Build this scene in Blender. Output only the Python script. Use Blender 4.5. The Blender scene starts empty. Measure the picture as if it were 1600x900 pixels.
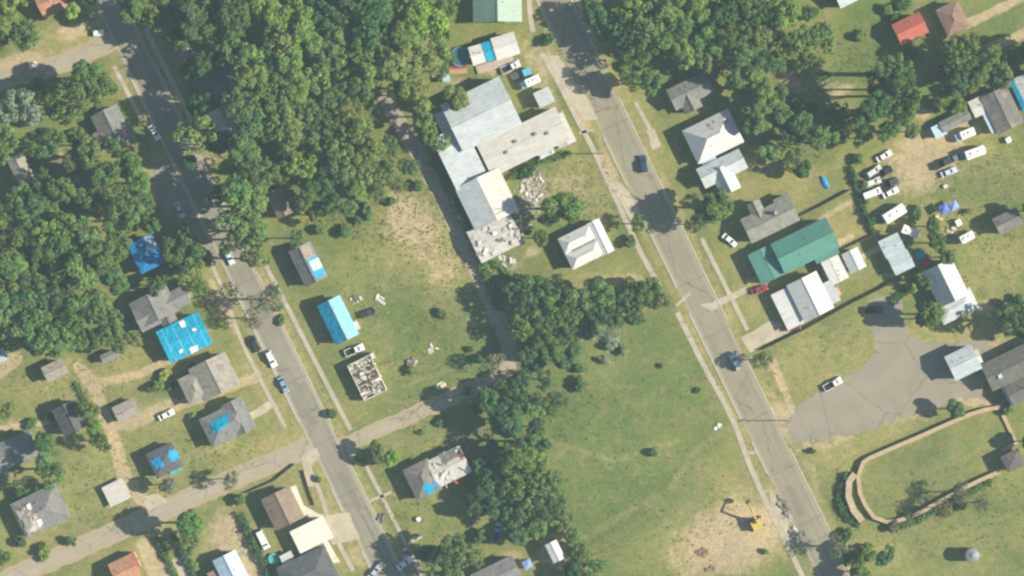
import bpy, bmesh, math, random
import numpy as np
from mathutils import Vector, Matrix

# ------------------------------------------------------------------ camera, sky, sun, exposure
S = 0.175                      # metres on the ground for one unit of the survey grid
SC = bpy.context.scene
COL = SC.collection
cam_d = bpy.data.cameras.new('camera')
cam = bpy.data.objects.new('camera', cam_d); COL.objects.link(cam)
CAM_H = 1000.0
cam.location = (0, 0, CAM_H)
cam.rotation_euler = (0, 0, 0)
cam_d.sensor_width = 36.0
cam_d.lens = 36.0 * CAM_H / (1600 * S)
cam_d.clip_start = 1.0
cam_d.clip_end = 20000.0
SC.camera = cam

SUN_EL = math.radians(35.0)
SUN_AZ = math.radians(90.0)     # clockwise from +Y: the sun stands in the east
w = bpy.data.worlds.new('World'); SC.world = w; w.use_nodes = True
nt = w.node_tree
bg = nt.nodes['Background']
sky = nt.nodes.new('ShaderNodeTexSky')
sky.sky_type = 'NISHITA'; sky.sun_disc = False
sky.sun_elevation = SUN_EL; sky.sun_rotation = SUN_AZ
sky.air_density = 1.0; sky.dust_density = 1.0; sky.ozone_density = 1.0
nt.links.new(sky.outputs[0], bg.inputs[0])
bg.inputs[1].default_value = 0.055
sun_d = bpy.data.lights.new('sun', 'SUN'); sun_d.energy = 5.0; sun_d.angle = math.radians(0.6)
sun_d.color = (1.0, 0.92, 0.75)
sun = bpy.data.objects.new('sun', sun_d); COL.objects.link(sun)
sd = Vector((math.sin(SUN_AZ) * math.cos(SUN_EL), math.cos(SUN_AZ) * math.cos(SUN_EL), math.sin(SUN_EL)))
sun.rotation_euler = sd.to_track_quat('Z', 'Y').to_euler()
sun.location = sd * 500
SC.view_settings.view_transform = 'Standard'
SC.view_settings.look = 'None'
SC.view_settings.exposure = 0.96
HAZE = 0.0001
SC.view_settings.gamma = 1.0
SC.view_settings.use_curve_mapping = False
SC.cycles.use_denoising = True
SC.cycles.filter_width = 2.4
SC.cycles.max_bounces = 6
SC.cycles.diffuse_bounces = 3
SC.cycles.transparent_max_bounces = 8

rng = random.Random(7)
nrg = np.random.default_rng(7)
ROT = math.radians(26.0)       # the street grid is turned by 26 degrees
U = Vector((math.sin(ROT), -math.cos(ROT), 0))      # along the streets, down the picture
V = Vector((math.cos(ROT), math.sin(ROT), 0))

def P(px, py, z=0.0):
    return Vector(((px - 800) * S, (450 - py) * S, z))

# ------------------------------------------------------------------ materials
MATS = {}
def _nodes(name):
    m = bpy.data.materials.new(name); m.use_nodes = True
    n = m.node_tree.nodes; l = m.node_tree.links
    return m, n, l, n['Principled BSDF']

def tex(n, l, kind, scale, src, **kw):
    t = n.new(kind); t.inputs['Scale'].default_value = scale
    for k, v in kw.items():
        t.inputs[k].default_value = v
    l.new(src, t.inputs['Vector'])
    return t

def ramp(n, l, src, a, b, ca, cb):
    r = n.new('ShaderNodeValToRGB')
    r.color_ramp.elements[0].position = a; r.color_ramp.elements[1].position = b
    r.color_ramp.elements[0].color = (*ca, 1) if len(ca) == 3 else ca
    r.color_ramp.elements[1].color = (*cb, 1) if len(cb) == 3 else cb
    l.new(src, r.inputs[0])
    return r

def mix(n, l, fac, a, b, mode='MIX'):
    x = n.new('ShaderNodeMix'); x.data_type = 'RGBA'; x.blend_type = mode
    for s, v in ((0, fac), (6, a), (7, b)):
        if isinstance(v, (int, float)): x.inputs[s].default_value = v
        elif isinstance(v, tuple): x.inputs[s].default_value = (*v[:3], 1)
        else: l.new(v, x.inputs[s])
    return x.outputs[2]

def simple(name, col, rough=0.8, var=0.25, scale=1.2, metal=0.0, streak=None, dirt=None, bump=0.0, spec=0.3, world=False):
    """noise-varied surface: fine grain, broad stains and, for roofs, streaks running down the slope"""
    if name in MATS: return MATS[name]
    m, n, l, b = _nodes(name)
    tc = n.new('ShaderNodeTexCoord')
    src = tc.outputs['Object']
    if world:
        g = n.new('ShaderNodeNewGeometry'); src = g.outputs['Position']
    lo = tuple(c * (1 - var) for c in col); hi = tuple(min(1, c * (1 + var)) for c in col)
    t1 = tex(n, l, 'ShaderNodeTexNoise', scale, src, Detail=6.0, Roughness=0.65)
    c = ramp(n, l, t1.outputs['Fac'], 0.3, 0.7, lo, hi).outputs[0]
    t3 = tex(n, l, 'ShaderNodeTexNoise', scale * 6, src, Detail=3.0)
    c = mix(n, l, 0.5, c, ramp(n, l, t3.outputs['Fac'], 0.25, 0.75, (0.72,) * 3, (1.22,) * 3).outputs[0], 'MULTIPLY')
    if streak:
        mp = n.new('ShaderNodeMapping'); mp.inputs['Scale'].default_value = streak
        l.new(src, mp.inputs[0])
        t2 = tex(n, l, 'ShaderNodeTexNoise', 1.0, mp.outputs[0], Detail=4.0)
        c = mix(n, l, 0.55, c, ramp(n, l, t2.outputs['Fac'], 0.3, 0.7, (0.74,) * 3, (1.12,) * 3).outputs[0], 'MULTIPLY')
    if dirt:
        t4 = tex(n, l, 'ShaderNodeTexNoise', 0.33, src, Detail=7.0, Roughness=0.7)
        f = ramp(n, l, t4.outputs['Fac'], 0.52, 0.68, (0, 0, 0), (1, 1, 1))
        c = mix(n, l, f.outputs[0], c, dirt)
    l.new(c, b.inputs['Base Color'])
    b.inputs['Roughness'].default_value = rough
    b.inputs['Metallic'].default_value = metal
    b.inputs['Specular IOR Level'].default_value = spec
    if bump:
        bp = n.new('ShaderNodeBump'); bp.inputs['Strength'].default_value = bump; bp.inputs['Distance'].default_value = 0.08
        l.new(t3.outputs['Fac'], bp.inputs['Height']); l.new(bp.outputs[0], b.inputs['Normal'])
    MATS[name] = m
    return m

def roofmat(name, col, metal=False, dirt=None, var=0.14):
    if metal:
        return simple('roof_' + name, col, 0.42, var, 0.5, 0.0, (0.25, 2.2, 1), dirt, 0.0, 0.5)
    return simple('roof_' + name, col, 0.9, var + 0.08, 0.8, 0.0, (1.6, 0.3, 1), dirt or tuple(c * .72 for c in col), 0.5, 0.2)

def paint_mat():
    if 'car_paint' in MATS: return MATS['car_paint']
    m, n, l, b = _nodes('car_paint')
    oi = n.new('ShaderNodeObjectInfo'); l.new(oi.outputs['Color'], b.inputs['Base Color'])
    b.inputs['Roughness'].default_value = 0.3; b.inputs['Coat Weight'].default_value = 0.4
    MATS['car_paint'] = m; return m

def leaf_mat(name='leaves'):
    if name in MATS: return MATS[name]
    m, n, l, b = _nodes(name)
    oi = n.new('ShaderNodeObjectInfo'); g = n.new('ShaderNodeNewGeometry'); tc = n.new('ShaderNodeTexCoord')
    c = mix(n, l, 1.0, oi.outputs['Color'], ramp(n, l, g.outputs['Random Per Island'], 0, 1, (0.7, 0.74, 0.72), (1.3, 1.25, 1.2)).outputs[0], 'MULTIPLY')
    t = tex(n, l, 'ShaderNodeTexNoise', 2.2, tc.outputs['Object'], Detail=2.0)
    c = mix(n, l, 1.0, c, ramp(n, l, t.outputs['Fac'], 0.3, 0.7, (0.78, 0.84, 0.88), (1.14, 1.14, 0.94)).outputs[0], 'MULTIPLY')
    l.new(c, b.inputs['Base Color']); b.inputs['Roughness'].default_value = 0.75; b.inputs['Specular IOR Level'].default_value = 0.15
    tr = n.new('ShaderNodeBsdfTranslucent'); l.new(c, tr.inputs['Color'])
    ms = n.new('ShaderNodeMixShader'); ms.inputs[0].default_value = 0.28
    l.new(b.outputs[0], ms.inputs[1]); l.new(tr.outputs[0], ms.inputs[2])
    l.new(ms.outputs[0], n['Material Output'].inputs[0])
    MATS[name] = m; return m

M_GLASS = simple('window_glass', (0.03, 0.04, 0.05), 0.12, 0.1, 2, spec=0.6)
M_WHITE = simple('white_paint', (0.78, 0.77, 0.74), 0.5, 0.06, 2)
M_TRIM = simple('trim_paint', (0.66, 0.65, 0.62), 0.6, 0.08, 2)
M_TYRE = simple('tyre_rubber', (0.02, 0.02, 0.02), 0.85, 0.15, 4)
M_METAL = simple('bare_metal', (0.45, 0.45, 0.46), 0.4, 0.1, 3, 0.6)
M_LAMP = simple('lamp_lens', (0.7, 0.7, 0.68), 0.2, 0.03, 3)
M_TAIL = simple('tail_lens', (0.45, 0.03, 0.03), 0.25, 0.03, 3)
M_BARK = simple('bark', (0.11, 0.085, 0.065), 0.95, 0.3, 2, bump=0.6)
M_WOOD = simple('weathered_wood', (0.17, 0.135, 0.10), 0.9, 0.25, 2)
M_CONC = simple('concrete', (0.40, 0.35, 0.28), 0.9, 0.16, 0.35, dirt=(0.30, 0.26, 0.19), world=True)
M_PALE = simple('pale_concrete', (0.58, 0.53, 0.44), 0.9, 0.12, 0.4, dirt=(0.43, 0.38, 0.29), world=True)
M_RUBBLE = simple('rubble_mix', (0.42, 0.37, 0.32), 0.95, 0.35, 0.9)

def tarp_mat(name, col, rough=0.6):
    key = 'tarp_' + name
    if key in MATS: return MATS[key]
    m, n, l, b = _nodes(key)
    tc = n.new('ShaderNodeTexCoord')
    t = tex(n, l, 'ShaderNodeTexNoise', 0.7, tc.outputs['Object'], Detail=5.0)
    c = ramp(n, l, t.outputs['Fac'], 0.3, 0.7, tuple(x * 0.86 for x in col), tuple(min(1, x * 1.12) for x in col)).outputs[0]
    l.new(c, b.inputs['Base Color']); b.inputs['Roughness'].default_value = rough
    b.inputs['Specular IOR Level'].default_value = 0.25
    t2 = tex(n, l, 'ShaderNodeTexNoise', 0.9, tc.outputs['Object'], Detail=4.0)
    bp = n.new('ShaderNodeBump'); bp.inputs['Strength'].default_value = 0.9; bp.inputs['Distance'].default_value = 0.3
    l.new(t2.outputs['Fac'], bp.inputs['Height']); l.new(bp.outputs[0], b.inputs['Normal'])
    MATS[key] = m; return m

# ------------------------------------------------------------------ mesh helpers
class MB:
    def __init__(s): s.v = []; s.f = []
    def add(s, vs, fs):
        o = len(s.v); s.v += [tuple(x) for x in vs]; s.f += [tuple(i + o for i in f) for f in fs]; return s
    def box(s, c, d, rz=0.0, taper=1.0, bottom=True):
        cx, cy, cz = c; dx, dy, dz = (x / 2 for x in d); ca, sa = math.cos(rz), math.sin(rz)
        vs = []
        for z, k in ((-dz, 1.0), (dz, taper)):
            for x, y in ((-dx, -dy), (dx, -dy), (dx, dy), (-dx, dy)):
                x *= k; y *= k
                vs.append((cx + x * ca - y * sa, cy + x * sa + y * ca, cz + z))
        fs = [(4, 5, 6, 7), (0, 1, 5, 4), (1, 2, 6, 5), (2, 3, 7, 6), (3, 0, 4, 7)]
        if bottom: fs.append((3, 2, 1, 0))
        return s.add(vs, fs)
    def hexa(s, lo, hi):
        """a solid between two quads (both counter-clockwise seen from above)"""
        return s.add(list(lo) + list(hi), [(4, 5, 6, 7), (3, 2, 1, 0), (0, 1, 5, 4), (1, 2, 6, 5), (2, 3, 7, 6), (3, 0, 4, 7)])
    def prism(s, poly, z0, z1):
        n = len(poly); lo = [(p[0], p[1], z0) for p in poly]; hi = [(p[0], p[1], z1) for p in poly]
        return s.add(lo + hi, [tuple(range(n, 2 * n)), tuple(range(n - 1, -1, -1))] + [(i, (i + 1) % n, n + (i + 1) % n, n + i) for i in range(n)])
    def cyl(s, c, r, h, n=12, r2=None, axis='z'):
        r2 = r if r2 is None else r2; vs = []
        for z, rr in ((-h / 2, r), (h / 2, r2)):
            for i in range(n):
                a = 2 * math.pi * i / n; x, y = rr * math.cos(a), rr * math.sin(a)
                p = (x, y, z) if axis == 'z' else ((x, z, y) if axis == 'y' else (z, x, y))
                vs.append((c[0] + p[0], c[1] + p[1], c[2] + p[2]))
        return s.add(vs, [tuple(range(n, 2 * n)), tuple(range(n - 1, -1, -1))] + [(i, (i + 1) % n, n + (i + 1) % n, n + i) for i in range(n)])
    def tube(s, a, b, r1, r2, n=6):
        a, b = Vector(a), Vector(b); d = (b - a).normalized()
        x = d.orthogonal().normalized(); y = d.cross(x); vs = []
        for p, r in ((a, r1), (b, r2)):
            for i in range(n):
                t = 2 * math.pi * i / n; vs.append(p + x * (r * math.cos(t)) + y * (r * math.sin(t)))
        return s.add(vs, [tuple(range(n - 1, -1, -1)), tuple(range(n, 2 * n))] + [(i, (i + 1) % n, n + (i + 1) % n, n + i) for i in range(n)])
    def mesh(s, name, m=None):
        me = bpy.data.meshes.new(name); me.from_pydata(s.v, [], s.f); me.update()
        bm = bmesh.new(); bm.from_mesh(me); bmesh.ops.recalc_face_normals(bm, faces=bm.faces); bm.to_mesh(me); bm.free()
        if m: me.materials.append(m)
        return me
    def build(s, name, m, parent=None, smooth=False):
        me = s.mesh(name, m)
        if smooth: me.polygons.foreach_set('use_smooth', [True] * len(me.polygons))
        return put(name, me, parent)

def put(name, data, parent=None):
    o = bpy.data.objects.new(name, data); COL.objects.link(o)
    if parent is not None: o.parent = parent
    return o

LABELS = set()
def tag(o, label, cat, group=None):
    o['label'] = label; o['category'] = cat
    if group: o['group'] = group
    LABELS.add(label)
    return o
def thing(name, label, cat, loc=(0, 0, 0), rz=0.0, group=None):
    o = put(name, None); o.location = loc; o.rotation_euler = (0, 0, rz); o.empty_display_size = 0.5
    return tag(o, label, cat, group)
def structure(o): o['kind'] = 'structure'; return o

# ------------------------------------------------------------------ ground, with bare soil, dry and lush grass
def axis(lo, hi, step, far):
    a = list(np.arange(lo, hi + step * 0.5, step)); d = step; x = a[-1]; r = []
    while x < far: d *= 1.5; x += d; r.append(x)
    d = step; x = a[0]; q = []
    while x > -far: d *= 1.5; x -= d; q.append(x)
    return np.array(q[::-1] + a + r)
gx = axis(-120.0, 1720.0, 4.0, 9000.0); gy = axis(-120.0, 1020.0, 4.0, 9000.0)
GX, GY = np.meshgrid(gx, gy)
shape = GX.shape
W = {k: np.zeros(shape) for k in ('dry', 'dirt', 'lush', 'grey')}
def blob(k, x, y, rx, ry=None, deg=0.0, s=1.0):
    ry = ry or rx; a = math.radians(deg); c, q = math.cos(a), math.sin(a)
    dx, dy = GX - x, GY - y
    d = np.sqrt(((dx * c + dy * q) / rx) ** 2 + ((-dx * q + dy * c) / ry) ** 2)
    W[k] = np.maximum(W[k], s * np.clip(1.35 - d * 0.85, 0, 1))
def trail(k, pts, wd, s=1.0):
    for (x0, y0), (x1, y1) in zip(pts, pts[1:]):
        L = (x1 - x0) ** 2 + (y1 - y0) ** 2
        t = np.clip(((GX - x0) * (x1 - x0) + (GY - y0) * (y1 - y0)) / L, 0, 1)
        d = np.hypot(GX - x0 - t * (x1 - x0), GY - y0 - t * (y1 - y0))
        W[k] = np.maximum(W[k], s * np.clip((wd - d) / (wd * 0.6), 0, 1))
we = lambda y: 462 + 0.488 * (y - 600)
ea = lambda y: 975 + 0.487 * (y - 225)
for fn, off in ((we, 30), (we, -30), (ea, 33), (ea, -33)): trail('dry', [(fn(-100) + off, -100), (fn(1000) + off, 1000)], 13, .8)
# dry grass
for a in [(255, 95, 16, 50, -26), (190, 120, 30, 22), (100, 70, 60, 30), (345, 440, 16, 60, -26, .9), (400, 590, 14, 70, -26, .9), (445, 655, 18, 40, -26, .9),
          (180, 770, 70, 60, 0, .6), (150, 720, 40, 40, 0, .5), (430, 690, 60, 30, -26, .8), (90, 830, 90, 60, 0, .6), (120, 590, 120, 50, 0, .5), (220, 740, 90, 40, -26, .6), (700, 700, 80, 40, -20, .4), (600, 560, 40, 80, -26, .3), (1480, 330, 90, 40, 0, .35), (455, 750, 40, 30, 0, .8), (215, 860, 30, 20, -26, .7),
          (330, 700, 60, 26, -26, .8), (1000, 190, 20, 60, -26, .9), (1010, 300, 26, 40, -26, .8), (905, 295, 60, 50, 0, .9), (900, 440, 110, 24, -10, .6),
          (960, 440, 60, 16, -8, 1), (1185, 460, 40, 70, -26, .6), (1275, 560, 95, 65, -26, .75), (1215, 640, 14, 120, -26, .7), (1290, 710, 70, 50, -26, .7),
          (1420, 655, 110, 22, -26, .7), (1540, 260, 70, 60, 0, .45), (1560, 410, 70, 60, 0, .6), (1320, 340, 45, 60, 20, .6), (1270, 290, 60, 40, -26, .6),
          (650, 370, 75, 75, 0, .75), (700, 430, 50, 70, -26, .6), (585, 705, 60, 40, -26, .5), (620, 760, 40, 60, -26, .35), (1130, 830, 110, 75, -20, .8), (1120, 740, 60, 40, -40, .5),
          (850, 90, 40, 40, 0, .7), (880, 200, 16, 80, -26, .5), (60, 590, 60, 24, -26, .5), (200, 580, 80, 40, -26, .5), (240, 650, 80, 26, -26, .7), (350, 850, 60, 50, 0, .8),
          (270, 250, 70, 30, -10, .9), (1500, 850, 120, 60, 0, .35), (1450, 740, 110, 50, -30, .35), (1290, 100, 90, 30, -10, .2), (510, 780, 30, 60, -26, .7), (640, 830, 30, 50, -26, .3),
          (1440, 440, 60, 20, -26, .4), (1200, 280, 60, 30, -26, .5), (1500, 520, 90, 30, 0, .8), (550, 440, 40, 60, -26, .25), (740, 690, 60, 40, 0, .35), (460, 470, 20, 60, -26, .45),
          (1000, 660, 70, 90, 0, .2), (930, 590, 50, 40, 0, .3), (1245, 130, 40, 20, 0, .6), (660, 560, 50, 30, 0, .2), (1330, 545, 40, 40, 0, .6), (1395, 870, 50, 30, 0, .5)]:
    blob('dry', *a)
blob('dry', 300, 760, 380, 220, 0, .42); blob('dry', 1400, 620, 260, 160, 0, .3); blob('dry', 1520, 330, 160, 160, 0, .3); blob('dry', 1120, 250, 160, 200, 0, .3)
# bare soil and sand
for a in [(1445, 250, 62, 48, -30), (1470, 220, 50, 24, -20), (30, 98, 46, 18, -10), (112, 50, 34, 14, -20, .8), (640, 345, 56, 40, 60, .85), (690, 420, 34, 40, -26, .6), (665, 385, 40, 30, 0, .6), (1225, 655, 22, 44, -26, .8), (1300, 688, 60, 12, -20, .6), (1200, 770, 12, 60, -26, .4), (1150, 838, 104, 58, -25, .95), (1100, 880, 60, 40, 0, .6),
          (890, 285, 40, 26, -10, .55), (965, 440, 48, 9, -8, .75), (150, 605, 30, 14, 60, .9), (230, 650, 56, 14, -26, .85), (360, 835, 40, 44, -26, .85), (392, 885, 30, 30, 0, .8),
          (1238, 130, 24, 12, 30, .9), (1315, 142, 24, 8, -25, .9), (285, 268, 44, 20, -20, .9), (240, 300, 18, 34, 30, .8), (90, 240, 30, 18, 0, .6), (110, 285, 34, 16, 10, .6),
          (845, 95, 34, 40, -20, .6), (860, 150, 16, 60, -26, .5), (1445, 178, 16, 8, -20, .9), (870, 865, 34, 22, 20, .9), (800, 870, 26, 12, 0, .6), (880, 838, 34, 9, 0, .9),
          (1215, 590, 12, 60, -26, .5), (1235, 680, 11, 60, -26, .6), (1300, 690, 40, 10, -20, .5), (1290, 440, 8, 6, 0, 1), (1420, 650, 40, 12, -26, .6), (1505, 625, 34, 8, 20, .8),
          (1540, 480, 26, 14, 0, .8), (1560, 540, 50, 12, -20, .7), (830, 395, 18, 10, -30, .7), (800, 418, 24, 8, -30, .6), (290, 88, 20, 16, 0, .7), (295, 110, 22, 14, -20, .7),
          (1260, 720, 14, 60, -26, .45), (1390, 825, 50, 10, 0, .3), (560, 870, 20, 40, -26, .5), (710, 128, 26, 12, 0, .6), (780, 105, 40, 14, -10, .7), (330, 560, 30, 6, -26, .5),
          (1000, 235, 14, 40, -26, .5), (340, 610, 60, 8, -26, .7), (1170, 510, 40, 20, -26, .3), (1500, 400, 30, 30, 0, .2), (700, 690, 20, 30, -20, .3), (300, 465, 10, 20, 0, .6), (35, 660, 50, 8, 0, .5)]:
    blob('dirt', *a)
for p, wd in [([(125, 575), (150, 610), (172, 670), (195, 745), (225, 785)], 13), ([(145, 600), (220, 585), (275, 555)], 8), ([(170, 670), (260, 640), (400, 590)], 10), ([(1510, 38), (1560, 15), (1620, -15)], 9),
              ([(1535, 82), (1600, 52), (1650, 30)], 10), ([(0, 580), (25, 560)], 14), ([(1520, 620), (1555, 635), (1590, 625)], 6), ([(1170, 440), (1215, 425), (1330, 370)], 6),
              ([(1200, 398), (1260, 355), (1330, 315)], 5), ([(1290, 430), (1380, 385)], 5), ([(75, 660), (0, 670)], 5), ([(240, 880), (262, 905)], 12), ([(225, 850), (245, 905)], 14)]:
    trail('dirt', p, wd * 1.2, 1.0)
for p, wd in [([(885, 140), (915, 195)], 14), ([(940, 240), (990, 335)], 12), ([(330, 440), (370, 520)], 8), ([(1205, 560), (1262, 700)], 10)]: trail('dirt', p, wd, .8)
for p, wd in [([(1050, 760), (1090, 700), (1160, 655)], 9), ([(860, 690), (960, 720), (1060, 690)], 6), ([(930, 830), (1000, 790), (1060, 760)], 7), ([(580, 440), (640, 470), (740, 500)], 7), ([(560, 620), (640, 600), (730, 570)], 6), ([(1380, 690), (1480, 640)], 8), ([(1430, 860), (1560, 800)], 7), ([(1450, 740), (1540, 690)], 18)]: trail('dry', p, wd, .45)
# lush grass
for a in [(960, 640, 150, 130, 0, .75), (600, 480, 110, 90, 0, .55), (720, 540, 80, 60, 0, .6), (1060, 560, 80, 60, 0, .6), (990, 780, 110, 80, 0, .7), (900, 180, 14, 60, -26, .8), (855, 40, 14, 40, -15, .8),
          (930, 215, 14, 26, -26, 1), (1105, 415, 10, 40, -26, .7), (1120, 520, 12, 70, -26, .8), (1180, 690, 10, 40, -26, .8), (520, 590, 30, 60, -26, .5), (640, 600, 60, 40, -26, .6), (700, 650, 60, 40, 0, .6),
          (1340, 100, 70, 24, -20, .7), (1380, 20, 60, 30, 0, .6), (1560, 40, 50, 40, 0, .7), (1440, 730, 90, 50, -26, .5), (1500, 810, 100, 40, 0, .5), (600, 790, 16, 60, -26, .6), (270, 72, 30, 16, 0, .8),
          (480, 420, 60, 60, 0, .6), (460, 400, 14, 60, -26, .8), (1330, 540, 30, 30, 0, .4), (830, 600, 60, 40, 0, .5), (1400, 590, 10, 10, 0, .1), (1570, 330, 60, 40, 0, .3), (640, 740, 30, 30, 0, .4), (850, 270, 40, 10, -20, .7)]:
    blob('lush', *a)
for a in [(832, 300, 22, 40, 10, .95), (1145, 850, 60, 34, -20, .45), (640, 345, 30, 24, 40, .35), (1215, 690, 8, 30, -26, .4), (290, 85, 16, 12, 0, .5), (1525, 475, 22, 10, 0, .5), (640, 880, 24, 30, -26, .6),
          (820, 420, 14, 10, 0, .3), (1250, 660, 40, 30, -20, .3), (1300, 130, 50, 10, 0, .5), (1130, 260, 6, 6, 0, .1), (185, 235, 40, 20, 0, .4), (1330, 860, 30, 20, 0, .4)]:
    blob('grey', *a)
nv = GX.size
co = np.zeros((nv, 3), np.float32); co[:, 0] = ((GX - 800) * S).ravel(); co[:, 1] = ((450 - GY) * S).ravel()
H_, W_ = shape
idx = np.arange(nv).reshape(shape)
quads = np.stack([idx[:-1, :-1], idx[1:, :-1], idx[1:, 1:], idx[:-1, 1:]], -1).reshape(-1, 4)
def np_mesh(name, co, quads, k=4):
    me = bpy.data.meshes.new(name)
    me.vertices.add(len(co)); me.vertices.foreach_set('co', np.ascontiguousarray(co, np.float32).ravel())
    me.loops.add(quads.size); me.loops.foreach_set('vertex_index', quads.ravel().astype(np.int32))
    me.polygons.add(len(quads)); me.polygons.foreach_set('loop_start', np.arange(0, quads.size, k, dtype=np.int32))
    me.update(calc_edges=True); me.validate()
    return me
gme = np_mesh('ground', co, quads)
at = gme.attributes.new('cover', 'FLOAT_COLOR', 'POINT')
cc = np.stack([W['dry'].ravel(), W['dirt'].ravel(), W['lush'].ravel(), W['grey'].ravel()], -1).astype(np.float32)
at.data.foreach_set('color', cc.ravel())

def ground_mat():
    m, n, l, b = _nodes('ground_cover')
    g = n.new('ShaderNodeNewGeometry'); src = g.outputs['Position']
    a = n.new('ShaderNodeAttribute'); a.attribute_name = 'cover'
    sp = n.new('ShaderNodeSeparateColor'); l.new(a.outputs['Color'], sp.inputs[0])
    n1 = tex(n, l, 'ShaderNodeTexNoise', 0.09, src, Detail=7.0, Roughness=0.6)
    n2 = tex(n, l, 'ShaderNodeTexNoise', 0.5, src, Detail=6.0, Roughness=0.7)
    n3 = tex(n, l, 'ShaderNodeTexNoise', 2.4, src, Detail=4.0, Roughness=0.7)
    n4 = tex(n, l, 'ShaderNodeTexNoise', 0.21, src, Detail=5.0, Roughness=0.6)
    def m1(op, x, y):
        q = n.new('ShaderNodeMath'); q.operation = op
        for i, v in enumerate((x, y)):
            if isinstance(v, (int, float)): q.inputs[i].default_value = v
            else: l.new(v, q.inputs[i])
        return q.outputs[0]
    jit = m1('ADD', m1('MULTIPLY', m1('SUBTRACT', n2.outputs['Fac'], 0.5), 1.0), m1('MULTIPLY', m1('SUBTRACT', n4.outputs['Fac'], 0.5), 1.1))
    def soft(x, lo=0.25, hi=0.75, k=1.0):
        s = m1('ADD', x, m1('MULTIPLY', jit, k))
        return ramp(n, l, s, lo, hi, (0, 0, 0), (1, 1, 1)).outputs[0]
    base = ramp(n, l, n1.outputs['Fac'], 0.32, 0.66, (0.128, 0.168, 0.052), (0.245, 0.232, 0.080)).outputs[0]
    base = mix(n, l, soft(sp.outputs[2], 0.1, 0.9, 0.9), base, ramp(n, l, n2.outputs['Fac'], 0.3, 0.7, (0.080, 0.136, 0.042), (0.132, 0.174, 0.058)).outputs[0])
    base = mix(n, l, soft(sp.outputs[0], 0.1, 0.9, 0.9), base, ramp(n, l, n2.outputs['Fac'], 0.3, 0.7, (0.265, 0.240, 0.100), (0.355, 0.305, 0.150)).outputs[0])
    base = mix(n, l, soft(sp.outputs[1], 0.35, 0.75, 0.8), base, ramp(n, l, n2.outputs['Fac'], 0.3, 0.7, (0.375, 0.290, 0.180), (0.480, 0.385, 0.258)).outputs[0])
    base = mix(n, l, soft(a.outputs['Alpha'], 0.4, 0.75, 0.8), base, ramp(n, l, n3.outputs['Fac'], 0.3, 0.7, (0.28, 0.235, 0.195), (0.47, 0.40, 0.34)).outputs[0])
    base = mix(n, l, 0.9, base, ramp(n, l, n3.outputs['Fac'], 0.28, 0.72, (0.58, 0.62, 0.62), (1.36, 1.32, 1.24)).outputs[0], 'MULTIPLY')
    n7 = tex(n, l, 'ShaderNodeTexNoise', 0.95, src, Detail=5.0, Roughness=0.75)
    base = mix(n, l, 0.85, base, ramp(n, l, n7.outputs['Fac'], 0.3, 0.7, (0.66, 0.74, 0.70), (1.26, 1.20, 1.16)).outputs[0], 'MULTIPLY')
    n9 = tex(n, l, 'ShaderNodeTexNoise', 0.34, src, Detail=5.0, Roughness=0.7, Distortion=0.6)
    veg = m1('SUBTRACT', 1.0, soft(sp.outputs[1], 0.35, 0.75, 0.8))
    base = mix(n, l, m1('MULTIPLY', veg, ramp(n, l, n9.outputs['Fac'], 0.50, 0.66, (0, 0, 0), (.62, .62, .62)).outputs[0]), base, (0.118, 0.192, 0.044))
    base = mix(n, l, m1('MULTIPLY', veg, ramp(n, l, n9.outputs['Fac'], 0.34, 0.47, (.55, .55, .55), (0, 0, 0)).outputs[0]), base, (0.255, 0.215, 0.115))
    n8 = tex(n, l, 'ShaderNodeTexNoise', 0.055, src, Detail=3.0)
    base = mix(n, l, 0.8, base, ramp(n, l, n8.outputs['Fac'], 0.35, 0.65, (0.80, 0.86, 0.84), (1.18, 1.14, 1.10)).outputs[0], 'MULTIPLY')
    l.new(base, b.inputs['Base Color']); b.inputs['Roughness'].default_value = 0.95; b.inputs['Specular IOR Level'].default_value = 0.1
    bp = n.new('ShaderNodeBump'); bp.inputs['Strength'].default_value = 0.9; bp.inputs['Distance'].default_value = 0.25
    l.new(n3.outputs['Fac'], bp.inputs['Height']); l.new(bp.outputs[0], b.inputs['Normal'])
    return m
gme.materials.append(ground_mat())
structure(put('ground', gme))

# ------------------------------------------------------------------ roads, lanes, pavements
def smooth_line(pts, step=14.0):
    pts = [Vector((p[0], p[1])) for p in pts]; out = []
    ext = [pts[0] * 2 - pts[1]] + pts + [pts[-1] * 2 - pts[-2]]
    for i in range(1, len(ext) - 2):
        p0, p1, p2, p3 = ext[i - 1:i + 3]; n = max(1, int((p2 - p1).length / step))
        for k in range(n):
            t = k / n
            out.append(0.5 * ((2 * p1) + (p2 - p0) * t + (2 * p0 - 5 * p1 + 4 * p2 - p3) * t * t + (3 * p1 - p0 - 3 * p2 + p3) * t ** 3))
    out.append(pts[-1]); return out
def offsets(line, wl, wr=None, jit=0.0):
    wr = wl if wr is None else wr; L, R = [], []
    for i, p in enumerate(line):
        d = (line[min(i + 1, len(line) - 1)] - line[max(i - 1, 0)]).normalized(); nrm = Vector((-d.y, d.x))
        L.append(p - nrm * (wl + rng.uniform(-jit, jit))); R.append(p + nrm * (wr + rng.uniform(-jit, jit)))
    return L, R
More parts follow.
